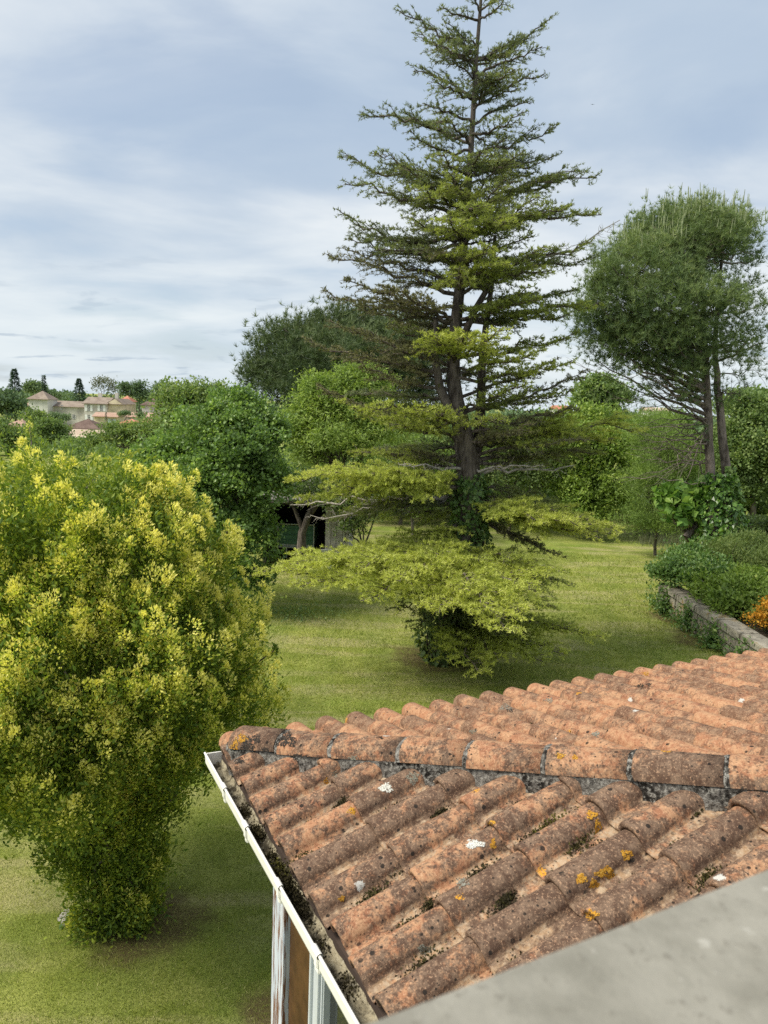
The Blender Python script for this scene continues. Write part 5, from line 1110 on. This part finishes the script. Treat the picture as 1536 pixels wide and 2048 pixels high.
far('broad_tree', 'dark bushy trees below the brown village roof', 105, VD - 95, [(98, 868, 36, 26), (120, 880, 24, 22), (70, 880, 26, 22)], ML_mid, 240, .22, 36, .4, tone=-.1)
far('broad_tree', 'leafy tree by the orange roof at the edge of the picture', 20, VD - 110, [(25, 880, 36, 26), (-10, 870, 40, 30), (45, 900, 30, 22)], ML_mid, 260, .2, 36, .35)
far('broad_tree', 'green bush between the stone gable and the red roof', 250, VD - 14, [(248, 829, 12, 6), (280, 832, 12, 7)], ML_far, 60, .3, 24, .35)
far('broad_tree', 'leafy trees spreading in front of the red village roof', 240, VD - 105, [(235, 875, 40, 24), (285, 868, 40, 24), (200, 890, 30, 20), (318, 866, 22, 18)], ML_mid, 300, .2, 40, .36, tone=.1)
far('round_tree', 'round topped tree on the skyline between the cedar and the pine', 1205, 95, [(1205, 785, 48, 24), (1180, 800, 30, 22), (1232, 800, 26, 24), (1205, 770, 28, 14), (1205, 825, 34, 18)], ML_mid, 300, .42, 34, .55, .4)
far('broad_tree', 'dark green trees behind the pine at the edge of the picture', 1505, 60, [(1500, 800, 34, 16), (1530, 810, 30, 22), (1470, 815, 28, 20)], ML_mid, 170, .3, 34, .5, .25, tone=-.1)
def tree_belt(name, y0, y1, n, h, mat, seed, xs):
    r = np.random.default_rng(seed); x = r.uniform(xs[0], xs[1], n); y = r.uniform(y0, y1, n); z = terrain(x, y); P = []; T = []
    per = 90
    for k in range(n):
        hh = h * r.uniform(.6, 1.15); u = unit(r.normal(size=(per, 3))); u[:, 2] = np.abs(u[:, 2]); P.append(np.array([x[k], y[k], z[k] + hh * .35]) + u * np.array([hh * .62, hh * .62, hh * .65]) * r.uniform(.7, 1.05, (per, 1))); T.append(np.full(per, r.normal(.4, .2)))
    P = np.concatenate(P); T = np.concatenate(T) + r.normal(0, .12, len(P)); D = unit(r.normal(size=P.shape) + ZU * .3); S = unit(np.cross(D, r.normal(size=P.shape)))
    o = link(name, leaves_mesh(name, P, D, S, h * .2, h * .15, T), None, mat); o['kind'] = 'stuff'
tree_belt('treeline', 240, 420, 420, 7.5, ML_far, 41, (-190, 260))
tree_belt('treeline', 48, 85, 90, 4.2, ML_mid, 43, (2, 56))
tree_belt('undergrowth', 52, 84, 210, 1.4, ML_mid, 45, (-38, -5)); tree_belt('undergrowth', 31, 36, 90, 2.4, ML_mid, 44, (-12, 22))

# ------------------------------------------------------------------ the village
MV_grey = plain('old_render', (.50, .48, .44), .95, .25, .5, .1); MV_pale = plain('pale_render', (.58, .575, .55), .95, .2, .5, .1); MV_stone = plain('yellow_stone', (.60, .52, .38), .95, .2, .8, .1); MV_white = plain('white_render', (.80, .80, .78), .9, .1, .5, .1)
MV_shut = plain('white_shutter', (.75, .76, .76), .6, .05, 2); MV_blue = plain('blue_shutter', (.48, .60, .62), .6, .08, 2); MV_dark, t_, o_ = new_mat('dark_window'); principled(t_, o_, (.04, .045, .05), .2)
def roof_mat(name, a, b):
    m, t, out = new_mat(name); tc = t.new('ShaderNodeTexCoord').outputs['Object']
    n = t.noise(tc, .8, 6, .65); n2 = t.noise(t.scale(tc, (5, 5, 1.2)), 1.2, 5, .7); col = t.mix(t.ramp(t.math('ADD', t.math('MULTIPLY', n, .5), t.math('MULTIPLY', n2, .5)), .4, .6), a, b)
    principled(t, out, col, .95, n2, .6, .05, .1); return m
RF_brown = roof_mat('brown_tiles', (.19, .15, .125), (.30, .25, .205)); RF_red = roof_mat('red_tiles', (.40, .15, .10), (.50, .24, .17)); RF_orange = roof_mat('orange_tiles', (.33, .21, .16), (.44, .32, .25)); RF_dark = roof_mat('dark_tiles', (.11, .075, .065), (.18, .13, .11)); RF_pale = roof_mat('pale_tiles', (.36, .28, .21), (.50, .41, .32))
def village_house(label, px0, px1, ytop, ybase, depth, roof, yapex, mw, mr, d=VD, apex_px=None, wins=(), name='village_house', chimneys=(), tiles=True):
    """walls between two pixel columns, roof 'hip' (pyramid), 'gable' (ridge along the front) or 'front' (gable facing us)"""
    a, b = at(px0, ytop, d), at(px1, ytop, d); zt = (a[2] + b[2]) / 2; zb = min(at(px0, ybase, d)[2], terrain(0, d) + 20) ; zb = min(zb, float(terrain(a[0], d))) - .3
    x0, x1 = a[0], b[0]; xm = (x0 + x1) / 2; cxy = d + depth / 2
    t = empty(name, (xm, cxy, zb), label, 'house', 'old village houses beyond the garden')
    za = at((px0 + px1) / 2, yapex, d)[2]
    box_obj('wall', (xm, cxy, (zt + zb) / 2), (x1 - x0, depth, zt - zb), mw, t)
    o = .35; X0, X1, Y0, Y1 = x0 - o, x1 + o, d - o, d + depth + o; e = .14
    if roof == 'hip':
        r = 0 if (x1 - x0) < depth * 1.35 else (x1 - x0 - depth) / 2
        R0, R1 = (xm - r, cxy, za), (xm + r, cxy, za)
        V = [(X0, Y0, zt), (X1, Y0, zt), (X1, Y1, zt), (X0, Y1, zt), R0, R1]; Fc = [(0, 1, 5, 4), (1, 2, 5), (2, 3, 4, 5), (3, 0, 4), (0, 3, 2, 1)]
    elif roof == 'gable':
        V = [(X0, Y0, zt), (X1, Y0, zt), (X1, Y1, zt), (X0, Y1, zt), (X0, cxy, za), (X1, cxy, za)]; Fc = [(0, 1, 5, 4), (2, 3, 4, 5), (0, 4, 3), (1, 2, 5), (0, 3, 2, 1)]
    else:
        xa = at(apex_px or (px0 + px1) / 2, yapex, d)[0]
        V = [(X0, Y0, zt), (X1, Y0, zt), (X1, Y1, zt), (X0, Y1, zt), (xa, Y0, za), (xa, Y1, za)]; Fc = [(0, 4, 5, 3), (1, 2, 5, 4), (2, 3, 5), (0, 3, 2, 1), (0, 1, 4)]
        poly_obj('gable_wall', [(x0, d - .36, zt - .02), (x1, d - .36, zt - .02), (xa, d - .36, za - .12), (x0, d - .01, zt - .02), (x1, d - .01, zt - .02), (xa, d - .01, za - .12)], [(0, 1, 2), (3, 5, 4), (0, 3, 4, 1), (1, 4, 5, 2), (2, 5, 3, 0)], mw, t)
    rf = poly_obj('roof', V, Fc, mr, t)
    box_obj('eave', (xm, d - o - .05, zt - .06), (X1 - X0, .12, .12), mr, rf)
    for cxp, w, h in chimneys:
        p = at(cxp, yapex, d); box_obj('chimney', (p[0], cxy + .2, za + h / 2 - .15), (w, .6, h + .5), mw, rf)
    k = d / F_PX
    for (wx, wy, ww, wh, sh) in wins:
        p = at(wx, wy, d); W, H = ww * k, wh * k
        wf = box_obj('window', (p[0], d - .012, p[2]), (W, .05, H), MV_dark, t)
        m_ = .09; 
        for q in (-1, 1): box_obj('frame', (p[0] + q * (W / 2 - .04), d - .05, p[2]), (.09, .05, H), MV_shut, wf)
        box_obj('frame', (p[0], d - .052, p[2]), (.07, .05, H - .02), MV_shut, wf)
        for q in (-1, 0, 1): box_obj('frame', (p[0], d - .056, p[2] + q * H * .3), (W - .19, .03, .05), MV_shut, wf)
        if sh is not None:
            for q in (-1, 1): box_obj('shutter', (p[0] + q * (W * .5 + W * .34 + .04), d - .04, p[2]), (W * .68, .06, H * 1.04), sh, t)
    return t
village_house('pale square tower house with a pointed red-brown pyramid roof', 57, 95, 798, 842, 5, 'hip', 781, MV_pale, RF_brown, VD)
village_house('low annex with faded roof at the foot of the tower house', 44, 57, 812, 840, 5, 'gable', 806, MV_grey, RF_orange, VD + 4)
village_house('long low stone house with one white dormer window', 96, 168, 813, 842, 7, 'gable', 802, MV_grey, RF_brown, VD + 3, wins=[(124, 815, 4.5, 10, None), (148, 834, 7, 9, None)])
village_house('two storey grey house with white shuttered windows', 168, 213, 807, 846, 7, 'gable', 794, MV_grey, RF_brown, VD, wins=[(177.5, 816, 6.2, 12, MV_shut), (203, 816, 6.2, 12, MV_shut), (178, 837, 6.2, 14, MV_shut)], chimneys=[(188, .8, .8), (222, .7, 1.0)])
village_house('yellow stone house with its gable end facing the garden', 213, 246, 808, 842, 8, 'front', 797, MV_stone, RF_brown, VD + .8, 231)
village_house('squat yellow stone turret with a pointed red roof', 238, 260, 803, 838, 4.2, 'hip', 791, MV_stone, RF_red, VD + 9)
village_house('low yellow house with faded red lean-to roof and blue shutters', 188, 234, 833, 858, 4, 'gable', 825, MV_stone, RF_orange, VD - 9, wins=[(224, 843, 6, 10, MV_blue)])
village_house('grey square tower with a dark pyramid roof and arched doorway', 284, 324, 810, 846, 5, 'hip', 795, MV_grey, RF_dark, VD + 2, wins=[(296, 828, 5, 9, None)])
village_house('long low house with a faded tile roof below the grey tower', 255, 300, 834, 850, 4, 'gable', 825, MV_pale, RF_orange, VD - 4)
village_house('house with a bright red hipped roof among the trees', 228, 280, 851, 872, 5, 'hip', 838, MV_pale, RF_red, VD - 45)
village_house('small house with a red roof beside the bright red hipped one', 283, 306, 846, 866, 4, 'gable', 839, MV_pale, RF_red, VD - 48)
village_house('white house with a dark brown hipped roof', 130, 196, 857, 880, 6, 'hip', 838, MV_white, RF_dark, VD - 40)
village_house('low barn with a pale worn tile roof behind the golden cypress', 132, 196, 880, 900, 6, 'gable', 861, MV_pale, RF_pale, VD - 80)
village_house('house with a salmon tile roof at the edge of the picture', 12, 46, 852, 870, 6, 'hip', 838, MV_pale, RF_orange, VD - 40)
village_house('white house with an orange roof on the skyline right of the cedar', 1116, 1140, 818, 838, 7, 'gable', 811, MV_white, RF_red, 150)
village_house('pale distant house between the round tree and the pine', 1300, 1345, 822, 845, 7, 'gable', 815, MV_pale, RF_pale, 160)

# a bird far off
bp = at(1185, 209, 110); bm = bmesh.new()
for s_ in (-1, 1):
    vs = [bm.verts.new(Vector(bp) + Vector(q)) for q in ((0, -.05, 0), (0, .07, 0), (s_ * .16, .03, .06), (s_ * .30, .04, .01))]; bm.faces.new(vs[:3]); bm.faces.new((vs[0], vs[2], vs[3]))
bd = bmesh.ops.create_icosphere(bm, subdivisions=1, radius=1)['verts']
for v in bd: v.co = Vector((v.co.x * .045, v.co.y * .12, v.co.z * .045)) + Vector(bp)
tag(bm_obj('bird', bm, plain('bird_dark', (.03, .03, .03))), 'tiny dark bird flying high right of the cedar', 'bird')
